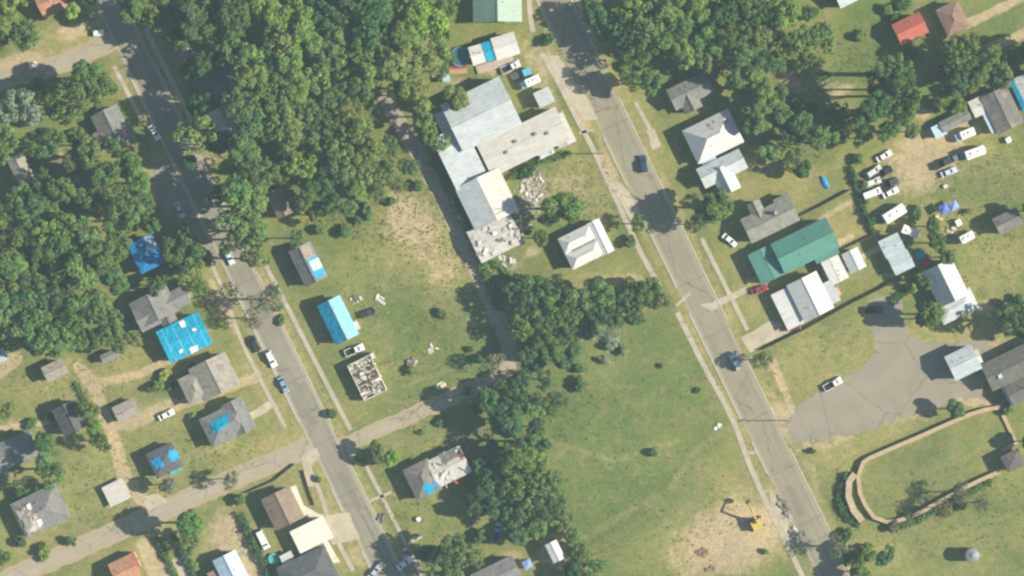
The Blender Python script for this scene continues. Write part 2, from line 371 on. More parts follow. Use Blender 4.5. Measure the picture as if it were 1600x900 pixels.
def strip(name, pts, width, z, m, parent=None, jit=0.0, across=9):
    line = smooth_line(pts, 8.0 if jit else 14.0); L, R = offsets(line, width / 2, None, jit)
    me = bpy.data.meshes.new(name); vs, fs, uv = [], [], []
    for i, (a, b) in enumerate(zip(L, R)):
        for k in range(across):
            t = k / (across - 1); q = a.lerp(b, t); vs.append(P(q.x, q.y, z)); uv.append((t, i * 1.4))
    for i in range(len(L) - 1):
        for k in range(across - 1):
            j = i * across + k; fs.append((j, j + 1, j + across + 1, j + across))
    me.from_pydata(vs, [], fs); u = me.uv_layers.new(name='across')
    for lp in me.loops: u.data[lp.index].uv = uv[lp.vertex_index]
    bm = bmesh.new(); bm.from_mesh(me)
    bmesh.ops.recalc_face_normals(bm, faces=bm.faces)
    if sum(f.normal.z for f in bm.faces) < 0: bmesh.ops.reverse_faces(bm, faces=bm.faces)
    bm.to_mesh(me); bm.free()
    me.materials.append(m); o = put(name, me, parent)
    return o
def slab_strip(name, pts, width, z0, z1, m, parent=None, smooth=True):
    line = smooth_line(pts) if smooth else [Vector(p) for p in pts]
    L, R = offsets(line, width / 2); vs, fs = [], []
    for a, b in zip(L, R): vs += [P(a.x, a.y, z0), P(b.x, b.y, z0), P(b.x, b.y, z1), P(a.x, a.y, z1)]
    for i in range(len(L) - 1):
        for k in range(4): fs.append((i * 4 + k, i * 4 + (k + 1) % 4, i * 4 + 4 + (k + 1) % 4, i * 4 + 4 + k))
    e = (len(L) - 1) * 4; fs += [(3, 2, 1, 0), (e, e + 1, e + 2, e + 3)]
    return MB().add(vs, fs).build(name, m, parent)

def road_mat(name, lo, hi, edge, edgew, track):
    m, n, l, b = _nodes(name)
    g = n.new('ShaderNodeNewGeometry'); src = g.outputs['Position']
    uv = n.new('ShaderNodeUVMap'); uv.uv_map = 'across'; sx = n.new('ShaderNodeSeparateXYZ'); l.new(uv.outputs[0], sx.inputs[0])
    n1 = tex(n, l, 'ShaderNodeTexNoise', 0.16, src, Detail=6.0, Roughness=0.65)
    n2 = tex(n, l, 'ShaderNodeTexNoise', 1.9, src, Detail=4.0, Roughness=0.7)
    c = ramp(n, l, n1.outputs['Fac'], 0.3, 0.7, lo, hi).outputs[0]
    c = mix(n, l, 0.6, c, ramp(n, l, n2.outputs['Fac'], 0.25, 0.75, (0.84,) * 3, (1.14,) * 3).outputs[0], 'MULTIPLY')
    r = n.new('ShaderNodeValToRGB'); els = r.color_ramp.elements     # worn wheel lanes
    els[0].position = 0.0; els[0].color = (1, 1, 1, 1); els[1].position = 1.0; els[1].color = (1, 1, 1, 1)
    for p, v in ((.2, track), (.32, 1.0), (.44, track * 1.01), (.5, 1.04), (.56, track * 1.01), (.68, 1.0), (.8, track)):
        e = els.new(p); e.color = (v, v, v, 1)
    l.new(sx.outputs[0], r.inputs[0]); c = mix(n, l, 0.8, c, r.outputs[0], 'MULTIPLY')
    # patched longitudinal streaks
    mp = n.new('ShaderNodeMapping'); mp.inputs['Scale'].default_value = (9.0, 0.12, 1); l.new(uv.outputs[0], mp.inputs[0])
    n5 = tex(n, l, 'ShaderNodeTexNoise', 1.0, mp.outputs[0], Detail=4.0)
    c = mix(n, l, 0.7, c, ramp(n, l, n5.outputs['Fac'], 0.3, 0.7, (0.86,) * 3, (1.1,) * 3).outputs[0], 'MULTIPLY')
    # cracks
    vo = n.new('ShaderNodeTexVoronoi'); vo.feature = 'DISTANCE_TO_EDGE'; vo.inputs['Scale'].default_value = 0.055
    ad = n.new('ShaderNodeVectorMath'); ad.operation = 'ADD'; sc = n.new('ShaderNodeVectorMath'); sc.operation = 'SCALE'; sc.inputs[3].default_value = 2.0
    n6 = tex(n, l, 'ShaderNodeTexNoise', 0.6, src, Detail=3.0); l.new(n6.outputs['Color'], sc.inputs[0]); l.new(src, ad.inputs[0]); l.new(sc.outputs[0], ad.inputs[1]); l.new(ad.outputs[0], vo.inputs['Vector'])
    c = mix(n, l, 1.0, c, ramp(n, l, vo.outputs['Distance'], 0.0, 0.012, (0.62,) * 3, (1, 1, 1)).outputs[0], 'MULTIPLY')
    # silted gutter edges
    r2 = n.new('ShaderNodeValToRGB'); e2 = r2.color_ramp.elements; e2[0].position = edgew * 0.4; e2[0].color = (1, 1, 1, 1); e2[1].position = edgew; e2[1].color = (0, 0, 0, 1)
    for p, v in ((1 - edgew, 0), (1 - edgew * .4, 1)): e = e2.new(p); e.color = (v, v, v, 1)
    l.new(sx.outputs[0], r2.inputs[0]); c = mix(n, l, r2.outputs[0], c, edge)
    l.new(c, b.inputs['Base Color']); b.inputs['Roughness'].default_value = 0.92; b.inputs['Specular IOR Level'].default_value = 0.2
    return m
R_EAST = road_mat('street_tan', (0.234, 0.212, 0.154), (0.287, 0.259, 0.188), (0.317, 0.278, 0.203), 0.12, 0.93)
R_WEST = road_mat('street_grey', (0.221, 0.203, 0.159), (0.275, 0.251, 0.194), (0.348, 0.312, 0.239), 0.13, 0.92)
R_LANE = road_mat('lane_gravel', (0.304, 0.263, 0.200), (0.376, 0.325, 0.248), (0.341, 0.278, 0.175), 0.2, 0.95)
R_LOT = road_mat('lot_paving', (0.233, 0.211, 0.162), (0.294, 0.263, 0.201), (0.263, 0.237, 0.176), 0.001, 1.0)

we = lambda y: 462 + 0.488 * (y - 600)
ea = lambda y: 975 + 0.487 * (y - 225)
structure(strip('street_west', [(we(y), y) for y in (-300, 0, 200, 400, 600, 800, 1200)], 42, 0.024, R_WEST))
structure(strip('street_east', [(ea(y), y) for y in (-300, 0, 200, 400, 600, 800, 1200)], 47, 0.024, R_EAST))
structure(strip('cross_street', [(-320, 1060), (30, 898), (180, 832), (330, 764), (497, 692)], 33, 0.016, R_LANE, jit=1.5))
structure(strip('side_street', [(-300, 190), (0, 126), (90, 101), (150, 76), (196, 54)], 31, 0.016, R_LANE, jit=1.5))
structure(strip('alley_lane', [(515, 706), (560, 686), (650, 646), (740, 607), (790, 580), (796, 545), (778, 500), (748, 432), (704, 335), (662, 255), (626, 195), (598, 145)], 25, 0.012, R_LANE, jit=2.0))
structure(strip('north_drive', [(200, 66), (222, 62)], 6, 0.030, R_LANE))

def sheet(name, poly, z, m, jit=1.5, sub=8.0):
    out = []
    for i, a in enumerate(poly):
        b = poly[(i + 1) % len(poly)]; a = Vector(a); b = Vector(b); n = max(1, int((b - a).length / sub))
        for k in range(n):
            q = a.lerp(b, k / n); out.append(P(q.x + rng.uniform(-jit, jit), q.y + rng.uniform(-jit, jit), z))
    me = bpy.data.meshes.new(name); me.from_pydata(out, [], [tuple(range(len(out)))]); me.update()
    if me.polygons[0].normal.z < 0: me.flip_normals()
    u = me.uv_layers.new(name='across')
    for lp in me.loops: u.data[lp.index].uv = (0.5, 0.1)
    me.materials.append(m); return structure(put(name, me))
sheet('parking_lot', [(1222, 662), (1262, 622), (1345, 576), (1368, 550), (1363, 525), (1344, 480), (1378, 464), (1408, 470), (1420, 520), (1445, 536), (1540, 532), (1562, 545), (1535, 600), (1540, 628), (1500, 622), (1440, 640), (1390, 664), (1320, 680), (1245, 694)], 0.012, R_LOT, 4.5)
sheet('road_layby', [(236, 262), (262, 245), (300, 300), (345, 400), (338, 415), (318, 380), (285, 352), (258, 330), (244, 300)], 0.013, R_LOT, 2.0)
M_DRIVE = simple('driveway_concrete', (0.42, 0.37, 0.28), 0.92, 0.14, 0.3, dirt=(0.33, 0.28, 0.19), world=True)
for poly in [[(1158, 528), (1205, 500), (1236, 506), (1232, 520), (1172, 552)],            # drive of the white house
             [(1095, 476), (1112, 472), (1165, 448), (1172, 454), (1112, 486)],
             [(506, 806), (545, 800), (563, 842), (520, 852)],
             [(850, 86), (872, 86), (922, 160), (934, 186), (912, 188), (878, 138)],
             [(955, 280), (985, 300), (1000, 330), (985, 345), (962, 300)],
             [(470, 716), (494, 700), (500, 712), (486, 726), (492, 760), (480, 762)],
             [(385, 648), (425, 624), (432, 634), (392, 658)],
             [(1010, 205), (1024, 200), (1034, 228), (1020, 236)],
             [(1202, 762), (1222, 790), (1240, 840), (1232, 845), (1205, 790)],
             [(540, 690), (555, 700), (560, 730), (545, 715)],
             [(250, 880), (290, 868), (300, 905), (262, 905)],
             [(220, 778), (246, 770), (262, 784), (232, 800)]]:
    sheet('driveway', poly, 0.030, M_DRIVE, 1.2)
for poly in [[(452, 762), (462, 758), (475, 790), (505, 806), (495, 812), (470, 806)], [(503, 845), (510, 842), (532, 878), (520, 880)]]:
    sheet('concrete_path', poly, 0.036, M_PALE, 0.6)
M_JOINT = simple('road_joint', (0.13, 0.115, 0.09), 0.95, 0.2, 1.0, world=True); M_PATCH = simple('road_repair', (0.205, 0.187, 0.143), 0.95, 0.14, 0.6, world=True); M_PATCH2 = simple('road_repair_pale', (0.26, 0.236, 0.175), 0.95, 0.12, 0.6, world=True)
for fn, half, ys in ((ea, 23, (22, 60, 118, 195, 330, 440, 520, 652, 735, 815)), (we, 20, (95, 260, 440, 595, 690, 770, 850))):
    for y in ys: sheet('road_joint', [(fn(y) - half * .9, y + half * .44 - .5), (fn(y) + half * .9, y - half * .44 - .5), (fn(y) + half * .9, y - half * .44 + .4), (fn(y) - half * .9, y + half * .44 + .4)], 0.030, M_JOINT, .15, 6)
for fn, y, a, L, m in ((ea, 90, -8, 26, M_PATCH), (ea, 300, 6, 34, M_PATCH2), (ea, 480, -10, 44, M_PATCH2), (ea, 620, 4, 40, M_PATCH2), (ea, 760, -6, 50, M_PATCH), (we, 470, 4, 30, M_PATCH), (we, 560, 8, 40, M_PATCH2), (we, 640, -6, 26, M_PATCH), (we, 740, 3, 60, M_PATCH), (we, 830, -7, 34, M_PATCH2)):
    sheet('road_patch', [(fn(y) + a - 5, y), (fn(y) + a + 6, y - 4), (fn(y + L) + a + 6, y + L - 4), (fn(y + L) + a - 5, y + L)], 0.027, m, .6, 6)
for pts, wd in [([(826, -60), (828, 20), (833, 50)], 8), ([(846, 84), (868, 120), (900, 182), (930, 240), (962, 310), (985, 360), (1005, 402), (1032, 450)], 8), ([(1058, 488), (1100, 572), (1142, 650), (1172, 728), (1200, 790), (1256, 905), (1280, 960)], 8),
                ([(895, -20), (912, 25), (931, 64)], 7), ([(993, 160), (1020, 210)], 6), ([(1096, 372), (1130, 440), (1168, 516)], 7), ([(226, 42), (250, 90), (282, 152), (300, 190)], 8), ([(408, 402), (440, 462), (480, 540), (528, 634), (548, 672)], 7),
                ([(572, 728), (600, 782), (642, 866), (660, 905)], 6), ([(178, 104), (196, 138), (222, 190)], 7), ([(328, 408), (352, 462), (372, 520), (398, 576), (446, 668)], 6), ([(474, 714), (500, 770), (520, 830), (552, 892)], 7),
                ([(578, 783), (612, 769)], 5), ([(636, 850), (660, 838)], 5), ([(1168, 708), (1183, 706)], 5), ([(372, 845), (388, 870)], 4), ([(905, 208), (928, 202)], 4), ([(1078, 458), (1056, 478)], 5)]:
    structure(slab_strip('sidewalk', pts, wd, -0.05, 0.06, M_CONC))
M_KERB = simple('kerb_stone', (0.47, 0.43, 0.36), 0.9, 0.14, 0.8, world=True)
def kerb(fn, side, y0, y1, off):
    structure(slab_strip('kerb', [(fn(y) + side * off, y) for y in np.linspace(y0, y1, max(2, int((y1 - y0) / 60)))], 1.8, -0.1, 0.13, M_KERB, smooth=False))
for a in [(we, 1, 100, 400, 24.6), (we, 1, 425, 672, 24.6), (we, 1, 722, 960, 24.6), (we, -1, 110, 380, 24.6), (we, -1, 440, 660, 24.6), (we, -1, 765, 800, 24.6), (we, -1, 860, 960, 24.6),
          (ea, 1, -60, 120, 27.4), (ea, 1, 150, 500, 27.4), (ea, 1, 560, 660, 27.4), (ea, 1, 700, 960, 27.4), (ea, -1, -60, 70, 27.4), (ea, -1, 215, 290, 27.4), (ea, -1, 350, 450, 27.4), (ea, -1, 490, 655, 27.4), (ea, -1, 690, 740, 27.4)]:
    kerb(*a)

# ------------------------------------------------------------------ houses
WIN_F = MB().box((0, 0, 0), (1.1, 0.10, 1.4)).mesh('window_frame', M_TRIM)
WIN_P = MB().box((0, -0.045, 0), (0.9, 0.06, 1.2)).mesh('window_pane', M_GLASS)
DOOR = MB().box((0, 0, 1.02), (1.0, 0.10, 2.04)).mesh('door', simple('door_paint', (0.22, 0.13, 0.09), 0.6, 0.1, 2))
KNOB = MB().box((0.36, -0.08, 1.0), (0.08, 0.08, 0.08)).mesh('door_handle', M_METAL)

class Wing:
    def __init__(s, lx, ly, sx, sy, kind, eave, pitch, i):
        s.x, s.y, s.a, s.b = lx, ly, sx / 2, sy / 2
        s.kind, s.eave, s.pitch = kind, eave + 0.013 * i, pitch
    def z(s, x, y):
        dx, dy = s.a - abs(x - s.x), s.b - abs(y - s.y)
        if s.kind == 'gx': d = dy
        elif s.kind == 'gy': d = dx
        elif s.kind == 'hip': d = min(dx, dy)
        elif s.kind == 'shed': d = (x - s.x) + s.a
        elif s.kind == 'shedr': d = s.a - (x - s.x)
        else: d = 0
        return s.eave + s.pitch * d
    def roof(s):
        a, b, z, h = s.a, s.b, s.eave, 0.16
        C = [(-a, -b), (a, -b), (a, b), (-a, b)]
        if s.kind == 'gx':
            top = [(-a, -b), (a, -b), (a, 0), (a, b), (-a, b), (-a, 0)]; F = [(0, 1, 2, 5), (5, 2, 3, 4)]; out = range(6)
        elif s.kind == 'gy':
            top = [(-a, -b), (0, -b), (a, -b), (a, b), (0, b), (-a, b)]; F = [(0, 1, 4, 5), (1, 2, 3, 4)]; out = range(6)
        elif s.kind == 'hip':
            if a >= b: r = [(-(a - b), 0), (a - b, 0)] if a > b + .05 else [(0, 0)]
            else: r = [(0, -(b - a)), (0, b - a)]
            top = C + r
            if len(r) == 1: F = [(0, 1, 4), (1, 2, 4), (2, 3, 4), (3, 0, 4)]
            elif a >= b: F = [(0, 1, 5, 4), (1, 2, 5), (2, 3, 4, 5), (3, 0, 4)]
            else: F = [(0, 1, 4), (1, 2, 5, 4), (2, 3, 5), (3, 0, 4, 5)]
            out = range(4)
        else: top = C; F = [(0, 1, 2, 3)]; out = range(4)
        zz = [s.z(x + s.x, y + s.y) for x, y in top]; n = len(top); out = list(out)
        vs = [(x + s.x, y + s.y, q) for (x, y), q in zip(top, zz)] + [(x + s.x, y + s.y, q - h) for (x, y), q in zip(top, zz)]
        fs = list(F) + [tuple(i + n for i in reversed(f)) for f in F]
        for i, o in enumerate(out):
            p = out[(i + 1) % len(out)]; fs.append((o, o + n, p + n, p))
        return MB().add(vs, fs)
    def wall(s, over):
        a, b = s.a - over, s.b - over
        if s.kind == 'gx': top = [(-a, -b), (a, -b), (a, 0), (a, b), (-a, b), (-a, 0)]
        elif s.kind == 'gy': top = [(-a, -b), (0, -b), (a, -b), (a, b), (0, b), (-a, b)]
        else: top = [(-a, -b), (a, -b), (a, b), (-a, b)]
        n = len(top)
        vs = [(x + s.x, y + s.y, -0.15) for x, y in top] + [(x + s.x, y + s.y, s.z(x + s.x, y + s.y) - 0.12) for x, y in top]
        return MB().add(vs, [(i, (i + 1) % n, n + (i + 1) % n, n + i) for i in range(n)] + [tuple(range(n - 1, -1, -1)), tuple(range(n, 2 * n))])
    def ridge(s):
        a, b = s.a, s.b
        if s.kind == 'gx': p, q = (-a, 0), (a, 0)
        elif s.kind == 'gy': p, q = (0, -b), (0, b)
        elif s.kind == 'hip' and abs(a - b) > 0.4: p, q = ((-(a - b), 0), (a - b, 0)) if a > b else ((0, -(b - a)), (0, b - a))
        else: return None
        z = s.z(s.x, s.y) + 0.03
        return MB().box(((p[0] + q[0]) / 2 + s.x, (p[1] + q[1]) / 2 + s.y, z), (abs(q[0] - p[0]) + 0.28, abs(q[1] - p[1]) + 0.28, 0.09))

LAND = []          # (short description, px, py) for telling trees apart
TREE_BAN = []
def house(label, cx, cy, wings, cat='house', name='house', wall=(0.5, 0.48, 0.44), deg=None, short=None, openings=True, group=None):
    """wings: (lx, ly, sx, sy, kind, eave, pitch, roof material) - lx, ly, sx, sy in grid units along the house's own axes"""
    rz = ROT if deg is None else math.radians(deg)
    t = thing(name, label, cat, P(cx, cy), rz, group)
    wm = simple('wall_%d_%d_%d' % tuple(int(c * 100) for c in wall), wall, 0.85, 0.1, 1.0)
    ws = []
    for i, (lx, ly, sx, sy, kind, eave, pitch, rm) in enumerate(wings):
        wg = Wing(lx * S, ly * S, sx * S, sy * S, kind, eave + (0.35 if eave >= 2.8 else 0), pitch, i); ws.append(wg)
        over = min(0.45, wg.a * 0.2, wg.b * 0.2)
        wg.wall(over).build('wall', wm, t)
        r = wg.roof().build('roof', rm, t)
        rd = wg.ridge()
        if rd: rd.build('ridge_cap', rm, r)
        if openings and i < 2:
            for (ox, oy, ang) in ((0, -1, 0), (0, 1, math.pi), (1, 0, math.pi / 2), (-1, 0, -math.pi / 2)):
                half = (wg.a if ox == 0 else wg.b); k = 2 if half > 3.2 else 1
                for j in range(k):
                    along = 0 if k == 1 else (j - 0.5) * half * 1.0
                    x = wg.x + (ox * (wg.a - over + 0.01) if ox else along); y = wg.y + (oy * (wg.b - over + 0.01) if oy else along)
                    if i == 0 and oy == -1 and j == 0:
                        d = put('door', DOOR, t); d.location = (x, y, 0); d.rotation_euler.z = ang; put('handle', KNOB, d)
                    elif wg.eave > 2.4:
                        q = put('window', WIN_F, t); q.location = (x, y, 1.55); q.rotation_euler.z = ang; put('pane', WIN_P, q)
    if short: LAND.append((short, cx, cy))
    if openings and ws[0].a > 2.6 and ws[0].b > 2.2:
        for k in range(2):
            x, y = ws[0].x + rng.uniform(-.6, .6) * ws[0].a, ws[0].y + rng.uniform(-.6, .6) * ws[0].b
            MB().cyl((x, y, ws[0].z(x, y) + .2), .11, .7, 8).build('vent_pipe', M_METAL, t)
    return t, ws

def drape(t, wg, x0, x1, y0, y1, m, label=None, name='tarp', off=0.05, skew=0.0, n=14, wob=0.06, battens=0, bm=None, ragged=0.0, parent=None):
    """a sheet lying on the roof slope; x0..y1 in metres in the house's axes"""
    xs = np.linspace(x0, x1, n + 1); ys = np.linspace(y0, y1, n + 1); vs = []; fs = []
    xs = sorted(set(list(xs) + [wg.x] if x0 < wg.x < x1 else list(xs))); ys = sorted(set(list(ys) + [wg.y] if y0 < wg.y < y1 else list(ys)))
    nx, ny = len(xs), len(ys)
    for j, y in enumerate(ys):
        for i, x in enumerate(xs):
            xx = x + skew * (y - (y0 + y1) / 2); yy = y
            if ragged:
                if i in (0, nx - 1): xx += rng.uniform(-ragged, ragged)
                if j in (0, ny - 1): yy += rng.uniform(-ragged, ragged)
            vs.append((xx, yy, wg.z(xx, yy) + off + rng.uniform(0, wob)))
    for j in range(ny - 1):
        for i in range(nx - 1):
            k = j * nx + i; fs.append((k, k + 1, k + nx + 1, k + nx))
    lo = len(vs); vs += [(x, y, z - 0.025) for x, y, z in vs]
    top = list(fs); fs += [tuple(i + lo for i in reversed(f)) for f in top]
    ring = list(range(nx)) + [k * nx + nx - 1 for k in range(1, ny)] + [(ny - 1) * nx + i for i in range(nx - 2, -1, -1)] + [k * nx for k in range(ny - 2, 0, -1)]
    for a, b in zip(ring, ring[1:] + ring[:1]): fs.append((a, a + lo, b + lo, b))
    o = MB().add(vs, fs).build(name, m, parent or t)
    if label: o['label'] = label
    for k in range(battens):
        x = x0 + (x1 - x0) * (k + 0.5) / battens; b = MB()
        yy = [y0] + ([wg.y] if y0 < wg.y < y1 else []) + [y1]
        for ya, yb in zip(yy, yy[1:]):
            ea_, eb_ = wg.z(x, ya) + off + 0.05, wg.z(x, yb) + off + 0.05
            b.hexa([(x - .06, ya, ea_), (x + .06, ya, ea_), (x + .06, yb, eb_), (x - .06, yb, eb_)], [(x - .06, ya, ea_ + .05), (x + .06, ya, ea_ + .05), (x + .06, yb, eb_ + .05), (x - .06, yb, eb_ + .05)])
        b.build('batten', bm or M_TRIM, o)
    return o
def chimney(t, wg, x, y, m=None, w_=0.7, h=1.2):
    z = wg.z(x, y)
    c = MB().box((x, y, z + h / 2 - 0.5), (w_, w_, h + 1.0)).build('chimney', m or simple('chimney_brick', (0.30, 0.17, 0.12), 0.9, 0.2, 3), t)
    MB().box((x, y, z + h + 0.05), (w_ + .15, w_ + .15, 0.1)).build('chimney_cap', M_CONC, c)
def vents(t, wg, pts):
    for x, y in pts: MB().cyl((x * S, y * S, wg.z(x * S, y * S) + 0.15), 0.18, 0.6, 8).build('roof_vent', M_METAL, t)

G_DARK = roofmat('charcoal_shingle', (0.105, 0.108, 0.115)); G_MID = roofmat('grey_shingle', (0.200, 0.198, 0.192)); G_TAN = roofmat('tan_shingle', (0.30, 0.275, 0.235))
G_OLIVE = roofmat('olive_shingle', (0.24, 0.235, 0.205)); G_BROWN = roofmat('brown_shingle', (0.25, 0.19, 0.14)); G_WORN = roofmat('worn_shingle', (0.17, 0.16, 0.15), dirt=(0.30, 0.24, 0.19))
W_MET = roofmat('white_metal', (0.58, 0.58, 0.56), True, var=0.06); W_CREAM = roofmat('cream_membrane', (0.52, 0.50, 0.46), True, dirt=(0.44, 0.42, 0.385), var=0.06)
W_DIRTY = roofmat('stained_white', (0.50, 0.48, 0.45), True, dirt=(0.30, 0.275, 0.255), var=0.12); B_MET = roofmat('bluegrey_metal', (0.40, 0.47, 0.50), True); P_MET = roofmat('pale_metal', (0.455, 0.490, 0.505), True)
GRN = roofmat('green_metal', (0.085, 0.235, 0.190), True, var=0.08); GRN_D = roofmat('dull_green', (0.17, 0.27, 0.21), True); RED = roofmat('red_metal', (0.42, 0.115, 0.075), True); TERRA = roofmat('terracotta', (0.42, 0.215, 0.135))
ROSE = roofmat('rose_brown', (0.25, 0.165, 0.135)); SKYB = roofmat('sky_blue_metal', (0.42, 0.58, 0.70), True)
T_CYAN = tarp_mat('cyan', (0.0, 0.30, 0.50)); T_BLUE = tarp_mat('blue', (0.008, 0.18, 0.45)); T_PALE = tarp_mat('pale', (0.55, 0.66, 0.75)); T_TEAL = tarp_mat('teal', (0.08, 0.38, 0.36)); T_SKY = tarp_mat('sky', (0.01, 0.29, 0.55))

def m_(v): return v * S
house('terracotta roofed house half hidden by trees near the dirt verge of the junction', 82, 2, [(0, 0, 44, 42, 'gx', 3, .45, TERRA)], wall=(.5, .4, .3), short='half-hidden terracotta house')
h, wl = house('dark grey house in tree shade beside the west street, patched with rusty strips', 178, 202, [(0, 4, 46, 56, 'gy', 3, .4, G_MID), (-18, -10, 30, 34, 'gx', 2.8, .4, G_WORN), (14, -16, 30, 26, 'gx', 2.8, .35, G_MID)], short='grey house with rusty strips')
for x, y, l_ in ((-20, 4, 12), (10, -14, 14)): drape(h, wl[0] if x > 0 else wl[1], m_(x), m_(x + 5), m_(y - l_ / 2), m_(y + l_ / 2), simple('rust_sheet', (.45, .22, .10), .7), name='rusty_strip', n=3)
house('dark shingled house in deep shade east of the west street', 345, 134, [(0, 0, 66, 38, 'gx', 3, .4, G_MID)], short='shaded house east of the west street')
house('house with one sunlit white roof slope among shade trees', 353, 190, [(0, 0, 40, 44, 'gy', 3.2, .5, W_DIRTY)], short='house with one white slope')
house('green metal roofed house cut by the top edge', 777, 5, [(0, 0, 76, 62, 'gy', 3.2, .38, GRN_D)], deg=1, short='green roof at the top edge')
h, wl = house('white metal roofed house with a cyan tarp strip beside the round pool', 771, 79, [(-18, 0, 38, 30, 'gx', 2.9, .22, W_MET), (19.5, 0, 38, 36, 'gx', 3.2, .22, W_MET)], deg=17, short='white house by the pool')
drape(h, wl[0], m_(-15), m_(-.8), m_(-15), m_(15), T_CYAN, 'cyan tarp strip', off=.12)
deck = MB().box((m_(-4), m_(-22), 0.25), (m_(60), m_(13), 0.5)).build('porch_deck', simple('pink_deck', (.42, .33, .28), .9), h)

# the big hall complex
h, wl = house('large rambling hall of grey and white roofs with a storm-torn south end', 765, 250, [
    (0, 0, 0.1, 0.1, 'flat', 0.2, 0, P_MET)], cat='church hall', name='hall', openings=False, short='large hall')
for o in list(h.children_recursive): bpy.data.objects.remove(o)
def loc_of(cx, cy, px, py):
    d = P(px, py) - P(cx, cy); return d.dot(V), d.dot(Vector((-math.sin(ROT), math.cos(ROT), 0)))
hw = {}
hall_w = simple('wall_hall', (0.50, 0.46, 0.40), 0.85, 0.12, 0.7)
for i, (k, px, py, sx, sy, kind, eave, pitch, rm) in enumerate([
        ('A', 752, 180, 102, 82, 'gx', 5.6, .24, P_MET), ('B', 719, 247, 54, 90, 'shedr', 4.2, .10, P_MET), ('C', 761, 312, 76, 74, 'gy', 4.6, .26, W_CREAM), ('D', 774, 371, 74, 54, 'gx', 3.4, .12, W_DIRTY),
        ('E', 818, 223, 136, 56, 'gx', 4.3, .07, W_CREAM), ('F', 850, 153, 26, 26, 'flat', 3.2, 0, P_MET), ('G', 876, 205, 30, 50, 'gy', 3.9, .12, W_CREAM), ('H', 850, 233, 26, 26, 'gx', 3.1, .1, B_MET), ('I', 700, 192, 30, 40, 'flat', 4.0, 0, P_MET)]):
    lx, ly = loc_of(765, 250, px, py)
    wg = Wing(lx, ly, sx * S, sy * S, kind, eave, pitch, i); hw[k] = wg
    wg.wall(0.3).build('wall', hall_w, h); r = wg.roof().build('roof', rm, h)
    rd = wg.ridge()
    if rd: rd.build('ridge_cap', rm, r)
    if k in 'ACE':
        for sgn in (-1, 1):
            for j in range(4):
                q = put('window', WIN_F, h); q.location = (wg.x + (j - 1.5) * wg.a * .45, wg.y + sgn * (wg.b - .29), 1.8); q.rotation_euler.z = 0 if sgn < 0 else math.pi; put('pane', WIN_P, q)
wg = hw['C']; drape(h, wg, wg.x - wg.a + .02, wg.x - .15, wg.y - wg.b + .05, wg.y + wg.b - .05, P_MET, name='roof_sheet', n=4, wob=.005)
wg = hw['D']
for k in range(26):
    MB().box((0, 0, 0), (rng.uniform(.6, 2.2), rng.uniform(.3, 1.2), .12)).build('torn_panel', [W_MET, W_DIRTY, G_WORN, M_RUBBLE][k % 4], h)
for o in [c for c in h.children if c.name.startswith('torn_panel')]:
    x, y = rng.uniform(wg.x - wg.a, wg.x + wg.a), rng.uniform(wg.y - wg.b, wg.y + wg.b * .8)
    o.location = (x, y, wg.z(x, y) + 0.2); o.rotation_euler = (rng.uniform(-.3, .3), rng.uniform(-.3, .3), rng.uniform(0, 3))
for dx, dy in ((-9, 9), (9, 9), (-9, -10), (9, -10)):
    MB().box((hw['H'].x + m_(dx), hw['H'].y + m_(dy), 3.35), (.5, .5, .5)).build('porch_pier', M_WHITE, h)
for x, y in ((-10, 6), (22, 3), (40, -4), (-30, -3)):
    MB().box((hw['E'].x + m_(x), hw['E'].y + m_(y), hw['E'].z(hw['E'].x + m_(x), hw['E'].y + m_(y)) + .3), (.9, .7, .6)).build('roof_vent', M_METAL, h)
LAND += [('north gable of the hall', 745, 170), ('torn end of the hall', 780, 390)]

h, wl = house('grey gabled house in shade above the white house with rusty roof spots', 1078, 143, [(0, 0, 68, 36, 'gx', 3, .42, G_MID), (-8, -14, 30, 32, 'gy', 2.9, .5, G_MID)], short='shaded grey gabled house')
h, wl = house('white metal hip roofed house with rusty spots and a blue-shaded west slope', 1113, 214, [(0, 0, 80, 58, 'hip', 3.3, .66, W_MET), (-22, -24, 24, 20, 'shed', 2.6, .12, SKYB)], short='rust-spotted white house')  # porch roof is sky blue to carry the blue shadow lying there
for x, y, s_ in ((-2, 21, 5), (8, 22, 4), (26, 14, 4)): drape(h, wl[0], m_(x), m_(x + s_), m_(y - s_), m_(y), simple('rust_sheet', (.45, .22, .10), .7), name='rust_patch', n=2, ragged=.15)
house('pale grey metal house with a front gable just below the rust-spotted house', 1127, 264, [(0, 0, 74, 34, 'gx', 3, .45, P_MET), (-3, -18, 34, 42, 'gy', 3, .68, W_MET)], short='pale house with front gable')
h, wl = house('olive grey shingled house uphill of the long green roof', 1201, 342, [(0, -2, 84, 42, 'gx', 3.1, .4, G_OLIVE), (-12, 18, 22, 34, 'gy', 3, .5, G_OLIVE), (30, 12, 26, 24, 'gx', 2.8, .3, G_MID)], short='olive grey house')
chimney(h, wl[0], m_(12), m_(4))
h, wl = house('long teal green metal roofed building with a lower west wing', 1240, 392, [(18, 0, 96, 52, 'gx', 4.0, .40, GRN), (-47, 0, 44, 52, 'gy', 2.9, .12, GRN), (42, -26, 40, 16, 'flat', 2.9, 0, GRN)], short='long green roof')
h, wl = house('white roofed house with a pale carport south of the long green roof', 1259, 466, [(6, 0, 52, 64, 'gy', 3.2, .4, W_MET), (-31, -2, 34, 62, 'shed', 2.5, .05, W_MET), (34, -8, 26, 36, 'flat', 2.8, 0, P_MET)], short='white house below the green roof')
MB().box((m_(46), m_(-12), 1.2), (2.0, 2.4, 2.4)).build('pink_lean_to', simple('pink_board', (.6, .38, .33), .8), h)
